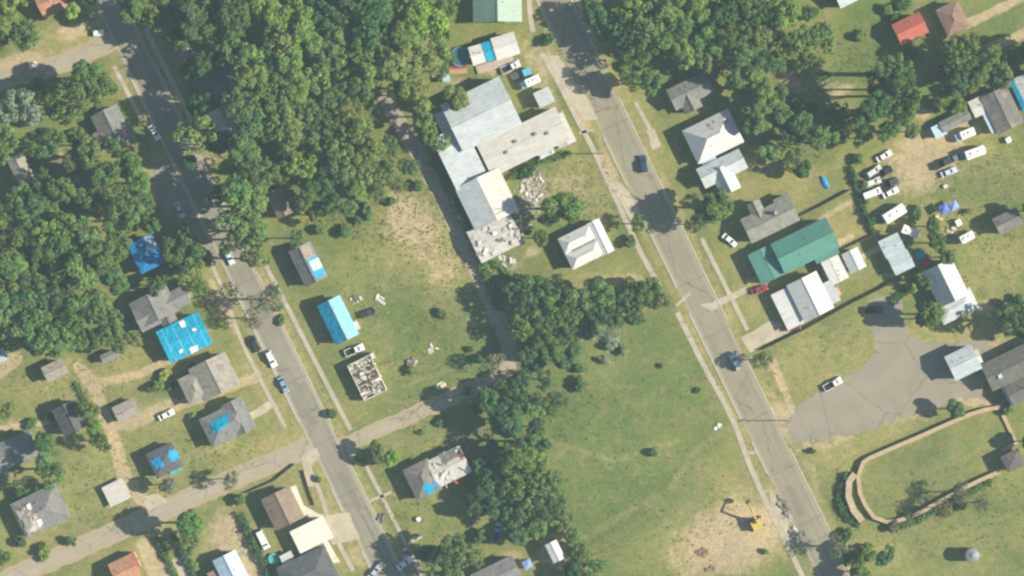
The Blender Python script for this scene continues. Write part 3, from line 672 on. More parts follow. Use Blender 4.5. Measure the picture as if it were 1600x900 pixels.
house('small white flat roofed shed next to the green roof corner', 1303, 422, [(0, 0, 30, 40, 'gy', 2.8, .06, W_MET)], 'shed', 'shed', wall=(.6, .6, .58))
house('small grey metal shed joined east of the white shed', 1333, 407, [(0, 0, 28, 34, 'gy', 2.6, .25, P_MET)], 'shed', 'shed', wall=(.5, .5, .5))
h, wl = house('blue-grey flat roofed house of two blocks by the narrow fence', 1399, 397, [(-1, 15, 34, 30, 'gx', 3.0, .06, B_MET), (1, -15, 34, 30, 'gx', 2.8, .06, B_MET)], short='blue-grey flat house')
h, wl = house('pale metal house with a blue west slope north of the parking lot', 1482, 452, [(-2, 12, 50, 62, 'gy', 3.4, .74, W_MET), (-2, -28, 62, 36, 'hip', 3.1, .22, P_MET)], short='house with a blue slope')
chimney(h, wl[1], m_(2), m_(-42), M_WHITE)
house('small silver hip roofed house standing in the parking lot', 1502, 566, [(0, 0, 46, 42, 'gx', 4.0, .22, roofmat('ribbed_silver', (.40, .45, .47), True)), (22, -2, 14, 22, 'gx', 3.2, .3, W_MET)], short='silver house in the lot')
h, wl = house('long dark grey shingled building east of the silver house', 1585, 568, [(0, 0, 104, 46, 'gx', 3.4, .35, roofmat('umber_shingle', (.135, .130, .112)))], short='long dark building')
MB().box((m_(-32), m_(-6), wl[0].z(m_(-32), m_(-6)) + .3), (1.1, 1.1, .6)).build('roof_unit', SKYB, h)
house('dark brown grey roof below the long dark building, pale west gutter', 1604, 603, [(0, 0, 70, 36, 'gx', 3.2, .35, roofmat('umber_shingle', (.135, .130, .112))), (-36, 0, 3, 34, 'flat', 3.0, 0, P_MET)], short='roof below the long dark building')
house('square mauve roofed pavilion at the corner of the walled lawn', 1580, 719, [(0, 0, 30, 28, 'hip', 3.0, .3, roofmat('mauve', (.135, .105, .112)))], 'pavilion', 'pavilion', short='mauve pavilion')
house('weathered brown shed roof alone in the east meadow', 1572, 346, [(0, 0, 42, 28, 'gx', 3.4, .4, G_WORN)], 'shed', 'shed', wall=(.3, .26, .22), short='brown shed in the meadow')
house('dark brown gabled house with a blue west strip beside the sandy yard', 1563, 173, [(0, 0, 46, 64, 'gy', 3.4, .3, G_WORN), (-26, -4, 8, 44, 'flat', 2.9, 0, SKYB)], short='dark brown house by the sand')
house('white flat roofed annex tucked against the dark brown house', 1530, 166, [(0, 0, 32, 28, 'gx', 3.0, .1, W_CREAM)], 'annex', 'annex')
h, wl = house('white roofed house with blue tarp edges cut by the east edge', 1608, 141, [(0, 0, 50, 54, 'gy', 3.3, .3, W_MET)], short='tarp edged house at the edge')
drape(h, wl[0], m_(-25.5), m_(-18), m_(-27), m_(27), T_CYAN, 'cyan tarp along the west eave')
house('low grey lean-to with a blue end at the top of the sandy yard', 1487, 191, [(4, 0, 50, 18, 'gx', 2.7, .25, G_MID), (-25, -3, 20, 20, 'flat', 2.5, 0, SKYB)], 'lean-to', 'lean_to', short='lean-to by the sand')
house('bright red metal roofed house in the north-east', 1420, 46, [(0, 0, 48, 36, 'gx', 3.2, .4, RED)], short='red-roofed house')
house('rose brown hip roofed house next to the red roof', 1486, 30, [(0, 0, 38, 46, 'hip', 3.6, .35, ROSE)], short='rose brown house')
house('grey roof corner at the top edge above the lawn', 1324, -10, [(0, 0, 44, 34, 'gx', 3.2, .35, P_MET)], short='grey roof at the top edge')
h, wl = house('bright white metal house with twin hip roofs near the rubble yard', 915, 382, [(-8, 13.5, 56, 27, 'hip', 3.3, .48, W_MET), (-8, -13.5, 56, 27, 'hip', 3.3, .48, W_MET), (25, 0, 22, 56, 'gy', 3.4, .28, W_MET)], short='twin-roofed white house')
MB().box((m_(-4), 0, 3.80), (m_(38), .5, .18)).build('valley_gutter', G_MID, h)
h, wl = house('grey house with a pale blue tarp on its lower east slope', 482, 413, [(0, 0, 38, 62, 'gy', 3.2, .5, G_MID)], short='house with half a tarp')
drape(h, wl[0], m_(2), m_(19.2), m_(-26), m_(6), T_SKY, 'sky blue tarp on one slope', off=.06)
drape(h, wl[0], m_(4), m_(19), m_(-14), m_(2), T_PALE, 'white sheet over the tarp', name='white_sheet', off=.14, n=6)
drape(h, wl[0], m_(1), m_(15), m_(6), m_(29), simple('bare_decking', (.30, .24, .19), .9), name='bare_decking', n=5, ragged=.2)
h, wl = house('house fully wrapped in cyan tarp, its east slope coloured pale for the sun on it', 529, 500, [(0, 0, 40, 68, 'gy', 3.2, .5, G_MID), (20, -20, 12, 14, 'flat', 2.6, 0, W_MET)], short='cyan tarp-wrapped house')
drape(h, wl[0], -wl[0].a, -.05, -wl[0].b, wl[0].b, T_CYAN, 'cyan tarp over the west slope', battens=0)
drape(h, wl[0], .05, wl[0].a, -wl[0].b, wl[0].b, tarp_mat('sunlit_pale', (.20, .46, .64)), 'cyan tarp over the east slope, sunlight put into its pale colour', battens=0)  # paler copy of the cyan tarp: sunlight on this slope put into its colour
h, wl = house('small house under a dark blue tarp deep in the west wood', 231, 397, [(0, 0, 42, 50, 'hip', 3.2, .2, G_MID)], short='dark blue tarped house')
drape(h, wl[0], -wl[0].a, wl[0].a, -wl[0].b, wl[0].b, T_BLUE, 'dark blue tarp', battens=2, bm=T_BLUE)
drape(h, wl[0], m_(4), m_(20), m_(2), m_(24), tarp_mat('torn', (.30, .45, .58)), 'torn pale corner of the tarp', name='torn_sheet', off=.16, ragged=.5, n=5)
h, wl = house('rambling grey shingle house with many ridges above the big cyan tarp', 242, 480, [(0, 0, 66, 44, 'gy', 3.1, .35, G_MID), (-16, -8, 34, 40, 'gx', 3, .4, G_MID), (34, -4, 44, 30, 'gx', 2.9, .35, G_MID), (12, -14, 26, 40, 'gy', 2.9, .4, G_WORN)], short='many-ridged grey house')
h, wl = house('wide house under one big cyan tarp with white scraps', 290, 527, [(0, 0, 72, 54, 'gx', 3.2, .16, G_MID)], short='big cyan tarp')
drape(h, wl[0], -wl[0].a - .05, wl[0].a + .05, -wl[0].b - .05, wl[0].b + .05, T_CYAN, 'huge cyan tarp held by battens', battens=4, bm=tarp_mat('batten', (.25, .52, .64)), n=24, wob=.10)
for x, y, a, b in ((3, 20, 8, 11), (-1, -23, 14, 8), (17, 4, 5, 5), (-17, -17, 5, 5)): drape(h, wl[0], m_(x), m_(x + a), m_(y - b / 2), m_(y + b / 2), M_WHITE, name='white_scrap', off=.16, ragged=.2, n=3)
h, wl = house('tan shingled house with a dark west slope between two tarped houses', 330, 591, [(7, 0, 64, 56, 'gy', 3.1, .36, G_TAN), (-28, -2, 38, 46, 'hip', 2.9, .32, G_TAN)], short='tan shingled house')
drape(h, wl[0], m_(18), m_(28), m_(2), m_(14), simple('roof_patch_dark', (.23, .22, .2), .9), name='roof_patch', n=2)
house('small tan outbuilding on the dirt drive by the white saloon car', 199, 641, [(0, 0, 38, 28, 'gx', 2.5, .12, G_TAN)], 'outbuilding', 'outbuilding', wall=(.45, .42, .36), short='tan outbuilding')
h, wl = house('charcoal hip roofed house with a kite shaped cyan tarp', 357, 661, [(0, 0, 76, 50, 'hip', 3.1, .38, G_MID), (20, 2, 36, 54, 'gy', 3.0, .36, G_MID)], short='kite tarp house')
drape(h, wl[0], m_(-24), m_(4), m_(-4), m_(14), T_CYAN, 'kite shaped cyan tarp', skew=.5, off=.1, ragged=.35, n=6)
h, wl = house('charcoal roofed house with two square blue tarp patches beside the cross street', 259, 718, [(0, 0, 46, 42, 'hip', 3.0, .3, G_DARK), (8, -20, 20, 12, 'flat', 2.4, 0, T_TEAL)], short='house with two blue patches')
for x in (-19, 9): drape(h, wl[0], m_(x), m_(x + 15), m_(-7), m_(9), T_SKY, 'blue tarp patch', ragged=.35, off=.07, n=5)
house('little grey roofed shed on the dry lawn below the west wood', 88, 578, [(0, 0, 36, 26, 'gx', 3.0, .2, G_TAN)], 'shed', 'shed', wall=(.35, .34, .32), short='grey shed on the dry lawn')
house('dark shingled house in tree shade beside the dirt drive', 112, 652, [(0, 0, 42, 46, 'gy', 3.2, .4, G_DARK)], short='dark house by the dirt drive')
h, wl = house('grey roofed house with a pale ridge at the west edge', 26, 704, [(0, 0, 70, 44, 'gx', 3.2, .4, G_MID)], short='grey house at the west edge')
for k in range(3): MB().box((m_(-30 + 2 * k), m_(-24 - 3 * k), 1.3), (.3, .3, 2.6)).build('porch_post', M_WHITE, h)
h, wl = house('grey hip roofed house with a torn pale patch and a pink corner', 66, 797, [(0, 0, 78, 60, 'hip', 3.1, .35, G_MID), (24, 18, 24, 22, 'flat', 2.6, 0, roofmat('pink', (.55, .42, .38)))], short='torn-patch grey house')
drape(h, wl[0], m_(-34), m_(-10), m_(-24), m_(16), M_RUBBLE, name='torn_patch', ragged=.6, off=.09, n=8, wob=.15)
for x, y in ((-16, 14), (-12, -16)): drape(h, wl[0], m_(x), m_(x + 7), m_(y - 5), m_(y + 5), M_WHITE, name='white_scrap', off=.3, n=2, ragged=.2)
vents(h, wl[0], [(6, 2), (0, 14)])
house('square off-white flat carport roof on the dry lawn', 183, 769, [(0, 0, 36, 34, 'flat', 1.6, 0, W_CREAM)], 'carport', 'carport', wall=(.5, .5, .48), openings=False, short='off-white carport')
house('brown gabled house beside the cream carport', 443, 793, [(0, 0, 50, 54, 'gy', 3.1, .38, G_BROWN)], short='brown gabled house')
house('cream flat carport roof opening on the west street', 488, 834, [(0, 0, 58, 38, 'flat', 2.9, 0, roofmat('cream', (.72, .68, .58), True, var=.05))], 'carport', 'carport', openings=False, short='cream carport')
house('dark grey hip roof at the bottom edge below the cream carport', 482, 893, [(0, 0, 84, 56, 'hip', 3.1, .3, G_DARK)], short='dark hip roof at the bottom edge')
house('house with a sky blue east slope and rusty west slope at the bottom edge', 360, 893, [(4, 0, 40, 56, 'gy', 3.1, .4, SKYB), (-22, -4, 22, 36, 'flat', 2.7, 0, ROSE)], short='sky blue slope at the bottom edge')
house('terracotta roof with a dark red strip at the bottom edge', 197, 890, [(0, 0, 40, 40, 'gx', 3.0, .3, TERRA), (20, 8, 10, 26, 'flat', 2.8, 0, RED)], short='terracotta roof at the bottom edge')
h, wl = house('storm damaged grey house with torn white metal sheets and a small cyan tarp', 684, 737, [(-26, 0, 44, 54, 'hip', 3.2, .4, G_WORN), (20, 0, 58, 46, 'gx', 3.2, .18, W_DIRTY)], short='storm damaged house')
drape(h, wl[0], m_(-30), m_(-17), m_(-25), m_(-8), T_CYAN, 'small cyan tarp', ragged=.2, n=5); drape(h, wl[0], m_(-13), m_(-7), m_(-22), m_(-10), T_BLUE, 'small dark blue tarp', n=4, ragged=.2)
drape(h, wl[1], m_(16), m_(46), m_(6), m_(22), G_WORN, name='bare_roof_patch', n=5, ragged=.5, off=.07)
for k in range(14):
    x, y = rng.uniform(m_(-4), m_(48)), rng.uniform(m_(-26), m_(24))
    o = MB().box((0, 0, 0), (rng.uniform(.5, 2.4), rng.uniform(.2, .9), .08)).build('torn_panel', [W_MET, W_DIRTY, RED, M_WOOD][k % 4], h)
    o.location = (x, y, wl[1].z(x, y) + .15); o.rotation_euler = (rng.uniform(-.2, .2), rng.uniform(-.2, .2), rng.uniform(0, 3))
house('narrow white metal shed on bare soil at the edge of the wood', 867, 860, [(0, 0, 20, 32, 'gy', 3.8, .3, W_MET)], 'shed', 'shed', short='narrow white shed')
house('grey roof cut by the bottom edge near the narrow white shed', 776, 899, [(0, 0, 72, 40, 'gx', 3.2, .3, G_MID)], short='grey roof at the bottom edge')
house('tan edged narrow house in the west trees', 36, 266, [(0, 0, 28, 54, 'gy', 3.2, .4, G_TAN)], short='narrow tan house')
house('little brown grey cabin in the scrub east of the west street', 438, 318, [(0, 0, 26, 44, 'gy', 3.0, .4, G_BROWN)], short='brown cabin in the scrub')
house('tiny white roofed garden shed by the teal trampoline', 450, 872, [(0, 0, 20, 18, 'gx', 2.2, .12, W_MET)], 'shed', 'shed')
house('small sky blue shed roof below the round pool', 697, 122, [(0, 0, 11, 13, 'gx', 2.3, .1, SKYB)], 'shed', 'shed', deg=4)
house('small blue canopy roof beside the bottom-edge grey roof', 824, 881, [(0, 0, 14, 14, 'hip', 2.4, .3, roofmat('periwinkle', (.22, .33, .55)))], 'canopy', 'canopy')
house('small grey house roof in shade below the west wood', 172, 556, [(0, 0, 26, 14, 'gx', 2.6, .3, G_MID)], 'shed', 'shed')
house('blue-grey roof corner at the west edge', 2, 556, [(0, 0, 22, 20, 'gx', 2.6, .3, B_MET)], 'shed', 'shed', short='blue-grey roof at the west edge')

# the roofless house: standing walls, loose joists and a heap of debris
ru = thing('roofless_house', 'roofless house shell filled with pale debris beside the alley corner', 'house', P(574, 590), ROT); LAND.append(('roofless shell', 574, 590))
rw = simple('bare_plaster', (0.62, 0.56, 0.49), 0.95, 0.25, 1.2)
X, Y = 19 * S, 30 * S
for c, d in [((-X, 0, 1.4), (.22, 2 * Y, 2.8)), ((X, 0, 1.2), (.22, 2 * Y, 2.4)), ((0, Y, 1.4), (2 * X - .23, .22, 2.8)), ((0, -Y, 1.3), (2 * X - .23, .22, 2.6))]: MB().box(c, d).build('wall', rw, ru)
for c, d in [((0, 8 * S, 1.2), (2 * X - .24, .15, 2.4)), ((0, -8 * S, 1.2), (2 * X - .24, .15, 2.4)), ((-2 * S, 19 * S, 1.2), (.15, 21 * S, 2.3)), ((3 * S, 0, 1.1), (.15, 15 * S, 2.2))]: MB().box(c, d).build('partition', rw, ru)
MB().box((0, 0, .2), (2 * X - .3, 2 * Y - .3, .4)).build('floor_deck', simple('grimy_boards', (.40, .36, .31), .95, .4, 1.5), ru)
for k in range(130):
    x, y = rng.uniform(-X * .92, X * .95), rng.uniform(-Y * .93, Y * .93)
    o = MB().box((0, 0, 0), (rng.uniform(.6, 2.2), rng.uniform(.3, 1.3), rng.uniform(.06, .3))).build('debris_slab', [rw, M_RUBBLE, W_DIRTY, rw, G_WORN, rw, M_WOOD][k % 7], ru)
    o.location = (x, y, rng.uniform(1.3, 2.75)); o.rotation_euler = (rng.uniform(-.35, .35), rng.uniform(-.35, .35), rng.choice((0, math.pi / 2)) + rng.uniform(-.3, .3))
for k in range(9):
    MB().box((0, -Y + (k + .7) * 2 * Y / 9.6, 2.75), (2 * X, .12, .16)).build('joist', M_WOOD, ru)
MB().box((X + .6, Y * .9, 1.3), (.9, 1.6, 2.6)).build('chimney', rw, ru)

# ------------------------------------------------------------------ vehicles
GLS = simple('car_glass', (0.018, 0.024, 0.03), 0.08, 0.05, 2, spec=0.7)
def frustum(x0, x1, w0, z0, X0, X1, w1, z1):
    return [(x0, -w0, z0), (x1, -w0, z0), (x1, w0, z0), (x0, w0, z0)], [(X0, -w1, z1), (X1, -w1, z1), (X1, w1, z1), (X0, w1, z1)]
def bevel(me, wd=0.06, seg=2):
    bm = bmesh.new(); bm.from_mesh(me); bmesh.ops.bevel(bm, geom=bm.edges[:], offset=wd, segments=seg, affect='EDGES', clamp_overlap=True); bm.to_mesh(me); bm.free(); return me
def quad_panel(pts, t=0.02):
    a, b, c = (Vector(p) for p in pts[:3]); n = (b - a).cross(c - a).normalized() * t
    return MB().hexa([Vector(p) for p in pts], [Vector(p) + n for p in pts])
TEMPL = {}
def car_parts(kind):
    if kind in TEMPL: return TEMPL[kind]
    pm = paint_mat(); L, Wd = {'sedan': (4.75, 1.82), 'suv': (4.85, 1.95), 'pickup': (5.5, 1.98), 'van': (5.5, 2.05)}[kind]
    a, hw_ = L / 2, Wd / 2; out = []
    zb = {'sedan': .88, 'suv': 1.02, 'pickup': 1.02, 'van': 1.1}[kind]; zt = {'sedan': 1.45, 'suv': 1.75, 'pickup': 1.8, 'van': 2.2}[kind]
    b = MB()
    if kind == 'pickup':
        b.hexa(*frustum(-.1, a, hw_, .32, -.1, a - .12, hw_ - .06, zb)); out.append(('body', bevel(b.mesh('body', pm), .07)))
        c = MB(); c.box((-a / 2 - .05, 0, .5), (a - .1, Wd - .02, .3)); c.box((-a / 2 - .05, hw_ - .08, .84), (a - .1, .14, .4)); c.box((-a / 2 - .05, -hw_ + .08, .84), (a - .1, .14, .4)); c.box((-a + .06, 0, .84), (.12, Wd - .3, .4))
        out.append(('bed', c.mesh('bed', pm))); out.append(('bed_liner', MB().box((-a / 2 - .05, 0, .67), (a - .3, Wd - .34, .04)).mesh('bed_liner', M_TYRE)))
        cx = (-.15, 1.55, .15, .95)
    else:
        b.hexa(*frustum(-a, a, hw_, .3, -a + .1, a - .14, hw_ - .07, zb)); out.append(('body', bevel(b.mesh('body', pm), .09)))
        cx = {'sedan': (-1.75, 1.05, -1.0, .25), 'suv': (-2.2, 1.15, -1.95, .45), 'van': (-2.6, 1.9, -2.5, 1.2)}[kind]
    wb, wt = hw_ - .1, hw_ - .28 if kind != 'van' else hw_ - .18
    lo, hi = frustum(cx[0], cx[1], wb, zb - .03, cx[2], cx[3], wt, zt)
    out.append(('cabin', bevel(MB().hexa(lo, hi).mesh('cabin', pm), .05)))
    L_ = [Vector(p) for p in lo]; H_2 = [Vector(p) for p in hi]
    def face(i, j, m0=.08, m1=.08, side=.08):
        p, q, r, s = L_[i], L_[j], H_2[j], H_2[i]
        f = lambda u, v: (p.lerp(q, u)).lerp(s.lerp(r, u), v)
        return [f(side, m0), f(1 - side, m0), f(1 - side, 1 - m1), f(side, 1 - m1)]
    out += [('windshield', quad_panel(face(1, 2)).mesh('windshield', GLS)), ('rear_window', quad_panel(face(3, 0)).mesh('rear_window', GLS)),
            ('side_window', quad_panel(face(0, 1, .12, .15)).mesh('side_window', GLS)), ('side_window', quad_panel(face(2, 3, .12, .15)).mesh('side_window', GLS))]
    wr = .33 if kind == 'sedan' else .38
    for x in (-a * .6, a * .62):
        for y in (-1, 1): out.append(('wheel', MB().cyl((x, y * (hw_ - .1), wr), wr, .24, 14, axis='y').mesh('wheel', M_TYRE)))
    for y in (-1, 1):
        out.append(('headlight', MB().box((a - .10, y * (hw_ - .3), .72), (.16, .34, .16)).mesh('headlight', M_LAMP)))
        out.append(('tail_light', MB().box((-a + .06, y * (hw_ - .22), .8), (.12, .22, .2)).mesh('tail_light', M_TAIL)))
    TEMPL[kind] = out; return out
def car(kind, label, px, py, deg, col, cat='car', name=None):
    t = thing(name or {'sedan': 'car', 'suv': 'sport_utility_car', 'pickup': 'pickup_truck', 'van': 'van'}[kind], label, cat, P(px, py, 0.03), math.radians(deg))
    for n_, me in car_parts(kind):
        o = put(n_, me, t); o.color = (*col, 1)
    return t
DN, UP, VV = -64.0, 116.0, 26.0         # heading down the streets, up the streets, across them
WH, SV, BK, NV, LB, RD, GY_ = (.78, .79, .80), (.42, .45, .48), (.03, .032, .036), (.02, .045, .10), (.36, .52, .62), (.40, .03, .04), (.13, .135, .14)
for a in [('suv', 'white sport utility car parked at the kerb ahead of the blue car', 424, 561, DN, WH), ('sedan', 'blue silver car parked at the kerb behind the white one', 443, 601, DN, (.22, .33, .45)), ('sedan', 'dark car parked on the verge beside the big cyan tarp', 398, 538, DN, BK),
          ('sedan', 'pale blue white car driving in tree shade on the west street', 358, 401, DN, (.6, .68, .72)), ('sedan', 'light blue car in the shade of the west street bend', 281, 328, DN, (.45, .6, .68)), ('sedan', 'small white car half hidden in deep shade on the west street', 242, 207, DN + 5, WH),
          ('suv', 'dark navy car alone on the tan east street', 1005, 256, UP - 18, NV), ('suv', 'light blue car with pale roof under the street tree shade of the east street', 1149, 566, UP, (.40, .52, .60)), ('sedan', 'white car parked aslant beside the olive grey house', 1140, 375, -38, WH),
          ('sedan', 'red car parked at the green roof building', 1186, 452, 18, (.28, .03, .05)), ('sedan', 'dark red car in front of the pale carport', 1237, 511, 8, (.18, .02, .035)), ('pickup', 'white pickup on the lawn edge of the parking lot', 1301, 600, VV + 3, WH),
          ('pickup', 'brown black pickup at the north end of the parking lot', 1365, 484, 3, (.05, .035, .035)), ('sedan', 'white saloon car on the dirt drive', 260, 648, VV, WH),
          ('sedan', 'white car in shade east of the west street', 381, 254, 30, WH), ('pickup', 'silver white pickup parked below the white pool house', 798, 105, 24, (.68, .7, .72)),
          ('sedan', 'white car at the north tip of the row in the sandy yard', 1381, 244, 30, (.72, .74, .76)), ('suv', 'grey white car second from the north in the yard row', 1365, 268, 34, (.58, .58, .57)), ('pickup', 'black pickup in the sandy yard row', 1380, 270, 28, BK),
          ('suv', 'silver car behind the black pickups in the sandy yard', 1363, 285, 20, (.6, .6, .58)), ('pickup', 'dark grey pickup at the sand edge below the black one', 1389, 287, 22, (.07, .08, .09)), ('van', 'white van at the grassy end of the yard row', 1362, 302, 22, WH),
          ('sedan', 'white car with dark windows beside the white van in the yard', 1391, 301, 26, WH), ('pickup', 'dark pickup parked on the east side of the sandy yard', 1473, 255, 24, (.05, .055, .065)), ('sedan', 'slate blue car just ahead of the dark pickup in the yard', 1494, 246, 24, (.14, .20, .26)),
          ('sedan', 'silver blue car on the sand below the dark pickup', 1482, 269, 22, (.5, .6, .68)), ('sedan', 'black car abandoned on the grass east of the cyan tarp-wrapped house', 574, 489, 20, BK), ('pickup', 'white pickup beside the roofless shell', 554, 547, 22, WH),
          ('pickup', 'sky blue pickup at the edge of the southern wood', 777, 831, 82, (.25, .48, .62)), ('sedan', 'white car in shade at the bottom end of the west street verge', 632, 880, 40, WH), ('sedan', 'silver car in shade on the west street at the bottom edge', 586, 893, 48, SV),
          ('van', 'long white van along the dark hedge behind the brown house', 411, 843, DN, WH), ('sedan', 'dim red car under the trees beside the rose brown house', 1463, 112, 40, RD)]:
    car(*a, cat={'pickup': 'pickup', 'van': 'van'}.get(a[0], 'car'))
LAND += [('sandy yard', 1440, 255), ('brown black pickup', 1365, 484)]

def trailer(label, px, py, deg, L, Wd, H, col, name='camper_trailer', cat='trailer', cab=None):
    t = thing(name, label, cat, P(px, py, 0.02), math.radians(deg)); pm = paint_mat()
    b = put('body', bevel(MB().box((0, 0, .55 + H / 2), (L, Wd, H)).mesh('body', pm), .14, 3), t); b.color = (*col, 1)
    for x in ((-.5, .5) if not cab else (-L * .3,)):
        for y in (-1, 1): put('wheel', MB().cyl((x, y * (Wd / 2 - .1), .36), .36, .22, 12, axis='y').mesh('wheel', M_TYRE), t)
    put('roof_vent', MB().box((L * .18, 0, .55 + H + .12), (.6, .6, .26)).mesh('roof_vent', M_TRIM), t)
    put('roof_unit', MB().box((-L * .15, 0, .55 + H + .14), (1.0, .7, .3)).mesh('roof_unit', M_TRIM), t)
    put('door', MB().box((-L * .2, -Wd / 2 - .01, 1.45), (.7, .05, 1.7)).mesh('door', M_TRIM), t)
    put('window', MB().box((L * .15, -Wd / 2 - .01, 1.7), (1.1, .05, .6)).mesh('window', GLS), t)
    if cab:
        c = put('cab', bevel(MB().hexa(*frustum(L / 2, L / 2 + 1.9, Wd / 2 - .08, .4, L / 2, L / 2 + 1.3, Wd / 2 - .15, 1.95)).mesh('cab', pm), .08), t); c.color = (*cab, 1)
        put('windshield', quad_panel([(L / 2 + 1.76, -.75, 1.1), (L / 2 + 1.76, .75, 1.1), (L / 2 + 1.42, .7, 1.75), (L / 2 + 1.42, -.7, 1.75)], .05).mesh('windshield', GLS), t)
        for y in (-1, 1):
            put('wheel', MB().cyl((L / 2 + .9, y * (Wd / 2 - .15), .42), .42, .24, 12, axis='y').mesh('wheel', M_TYRE), t)
            put('headlight', MB().box((L / 2 + 1.88, y * .65, .8), (.08, .3, .18)).mesh('headlight', M_LAMP), t)
    else:
        put('hitch', MB().hexa([(L / 2 - .1, -.5, .42), (L / 2 + 1.1, -.06, .42), (L / 2 + 1.1, .06, .42), (L / 2 - .1, .5, .42)], [(L / 2 - .1, -.5, .52), (L / 2 + 1.1, -.06, .52), (L / 2 + 1.1, .06, .52), (L / 2 - .1, .5, .52)]).mesh('hitch', M_METAL), t)
    return t
trailer('white box truck with a pale blue cab beside the hall', 832, 127, 24 + 180, 4.2, 2.2, 2.5, WH, 'box_truck', 'truck', cab=(.35, .55, .62))
trailer('white motorhome with a light blue nose at the top of the sandy yard', 1510, 209, 22 + 180, 4.2, 2.3, 2.3, WH, 'motorhome', 'motorhome', cab=(.45, .62, .68))
trailer('long bright white camper on the grass east of the sandy yard', 1522, 239, 20, 5.6, 2.5, 2.5, WH)
trailer('large white camper beside the hedge line below the parked cars', 1396, 334, 32, 6.4, 2.9, 2.6, (.8, .8, .78))
trailer('white camper aslant between the hedge and the blue-grey flat house', 1421, 362, -22, 4.8, 2.4, 2.4, (.8, .78, .74))
trailer('silver white camper near the tan sheets in the east meadow', 1509, 371, 28, 4.0, 2.3, 2.4, (.7, .72, .74))

# ------------------------------------------------------------------ yard things
pool = thing('round_pool', 'round above-ground pool with teal water behind the white house', 'pool', P(719, 89)); LAND.append(('round pool', 719, 89))
R = 15 * S
MB().cyl((0, 0, .6), R, 1.2, 36).build('pool_wall', simple('pool_liner', (.07, .16, .17), .6), pool)
MB().cyl((0, 0, 1.205), R * .93, .05, 36).build('water', simple('pool_water', (.025, .12, .155), .06, .08, .4, spec=.6), pool)
rim = MB()
for i in range(36):
    a0, a1 = 2 * math.pi * i / 36, 2 * math.pi * (i + 1) / 36
    f = lambda r, a, z: (r * math.cos(a), r * math.sin(a), z)
    rim.hexa([f(R * .93, a0, 1.19), f(R * 1.03, a0, 1.19), f(R * 1.03, a1, 1.19), f(R * .93, a1, 1.19)], [f(R * .93, a0, 1.28), f(R * 1.03, a0, 1.28), f(R * 1.03, a1, 1.28), f(R * .93, a1, 1.28)])
rim.build('rim', simple('pool_rim', (.16, .30, .30), .6), pool)
d = thing('pool_deck', 'low red and salmon timber deck at the south side of the pool', 'deck', P(716, 109), math.radians(3))
for k in range(5): MB().box((0, (k - 2) * .44, .5), (28 * S, .42, .12)).build('plank', simple(f'deck_{k > 2}', ((.45, .24, .15), (.25, .06, .06))[k > 2], .8), d)
for x in (-1, 1):
    for y in (-1, 1): MB().box((x * 12 * S, y * .8, .22), (.15, .15, .44)).build('post', M_WOOD, d)
tank = thing('water_tank', 'round pale metal tank standing alone on the south-east meadow', 'tank', P(1517, 866)); LAND.append(('round metal tank', 1517, 866))
MB().cyl((0, 0, 2.0), 1.9, 4.0, 28).build('tank_shell', simple('tank_metal', (.21, .23, .245), .55, .16, 1, .2), tank)
MB().cyl((0, 0, 4.2), 1.95, .45, 28, r2=.35).build('tank_roof', simple('tank_metal', (.50, .53, .55)), tank)
MB().cyl((0, 0, 4.5), .35, .25, 14).build('hatch', M_METAL, tank)
for i in range(2): MB().box((-1.95, -.25 + .5 * i, 2.1), (.06, .06, 4.2)).build('ladder_rail', M_METAL, tank)
tr = thing('trampoline', 'teal round trampoline behind the cream carport', 'trampoline', P(428, 873))
MB().cyl((0, 0, .8), 1.55, .06, 24).build('mat', T_TEAL, tr)
for i in range(4): MB().cyl((1.45 * math.cos(i * 1.57 + .4), 1.45 * math.sin(i * 1.57 + .4), .4), .05, .8, 6).build('leg', M_METAL, tr)
bo = thing('upturned_boat', 'upturned sky blue boat on the yard grass behind the olive grey house', 'boat', P(1289, 285), math.radians(-62))
hull = MB(); sec = []
for i in range(9):
    t_ = i / 8 * 2 - 1; wv = .72 * math.sqrt(max(0.02, 1 - t_ * t_)); x = t_ * 1.95
    sec.append([(x, -wv, .05), (x, -wv * .75, .45), (x, 0, .62 - .1 * abs(t_)), (x, wv * .75, .45), (x, wv, .05)])
for a, b in zip(sec, sec[1:]):
    for k in range(4): hull.add([a[k], b[k], b[k + 1], a[k + 1]], [(0, 1, 2, 3)])
hull.build('hull', tarp_mat('boat', (.02, .30, .62), .3), bo); MB().box((0, 0, .63), (3.2, .06, .08)).build('keel', T_SKY, bo)
def canopy(label, px, py, deg, m, sx=3.4, sy=2.6, hgt=2.4):
    t = thing('canopy_tent', label, 'canopy', P(px, py), math.radians(deg))
    MB().add([(-sx / 2, -sy / 2, hgt), (sx / 2, -sy / 2, hgt), (sx / 2, sy / 2, hgt), (-sx / 2, sy / 2, hgt), (0, 0, hgt + .7)], [(0, 1, 4), (1, 2, 4), (2, 3, 4), (3, 0, 4), (3, 2, 1, 0)]).build('canopy_cloth', m, t)
    for x in (-1, 1):
        for y in (-1, 1): MB().cyl((x * (sx / 2 - .06), y * (sy / 2 - .06), hgt / 2), .035, hgt, 6).build('pole', M_METAL, t)
    return t
canopy('violet blue canopy in the east meadow', 1473, 327, 30, tarp_mat('violet', (.10, .17, .52)), 2.6, 2.6); canopy('pale blue and white canopy next to the violet blue one', 1488, 322, 30, tarp_mat('paleblue', (.22, .30, .60)), 2.6, 2.4)
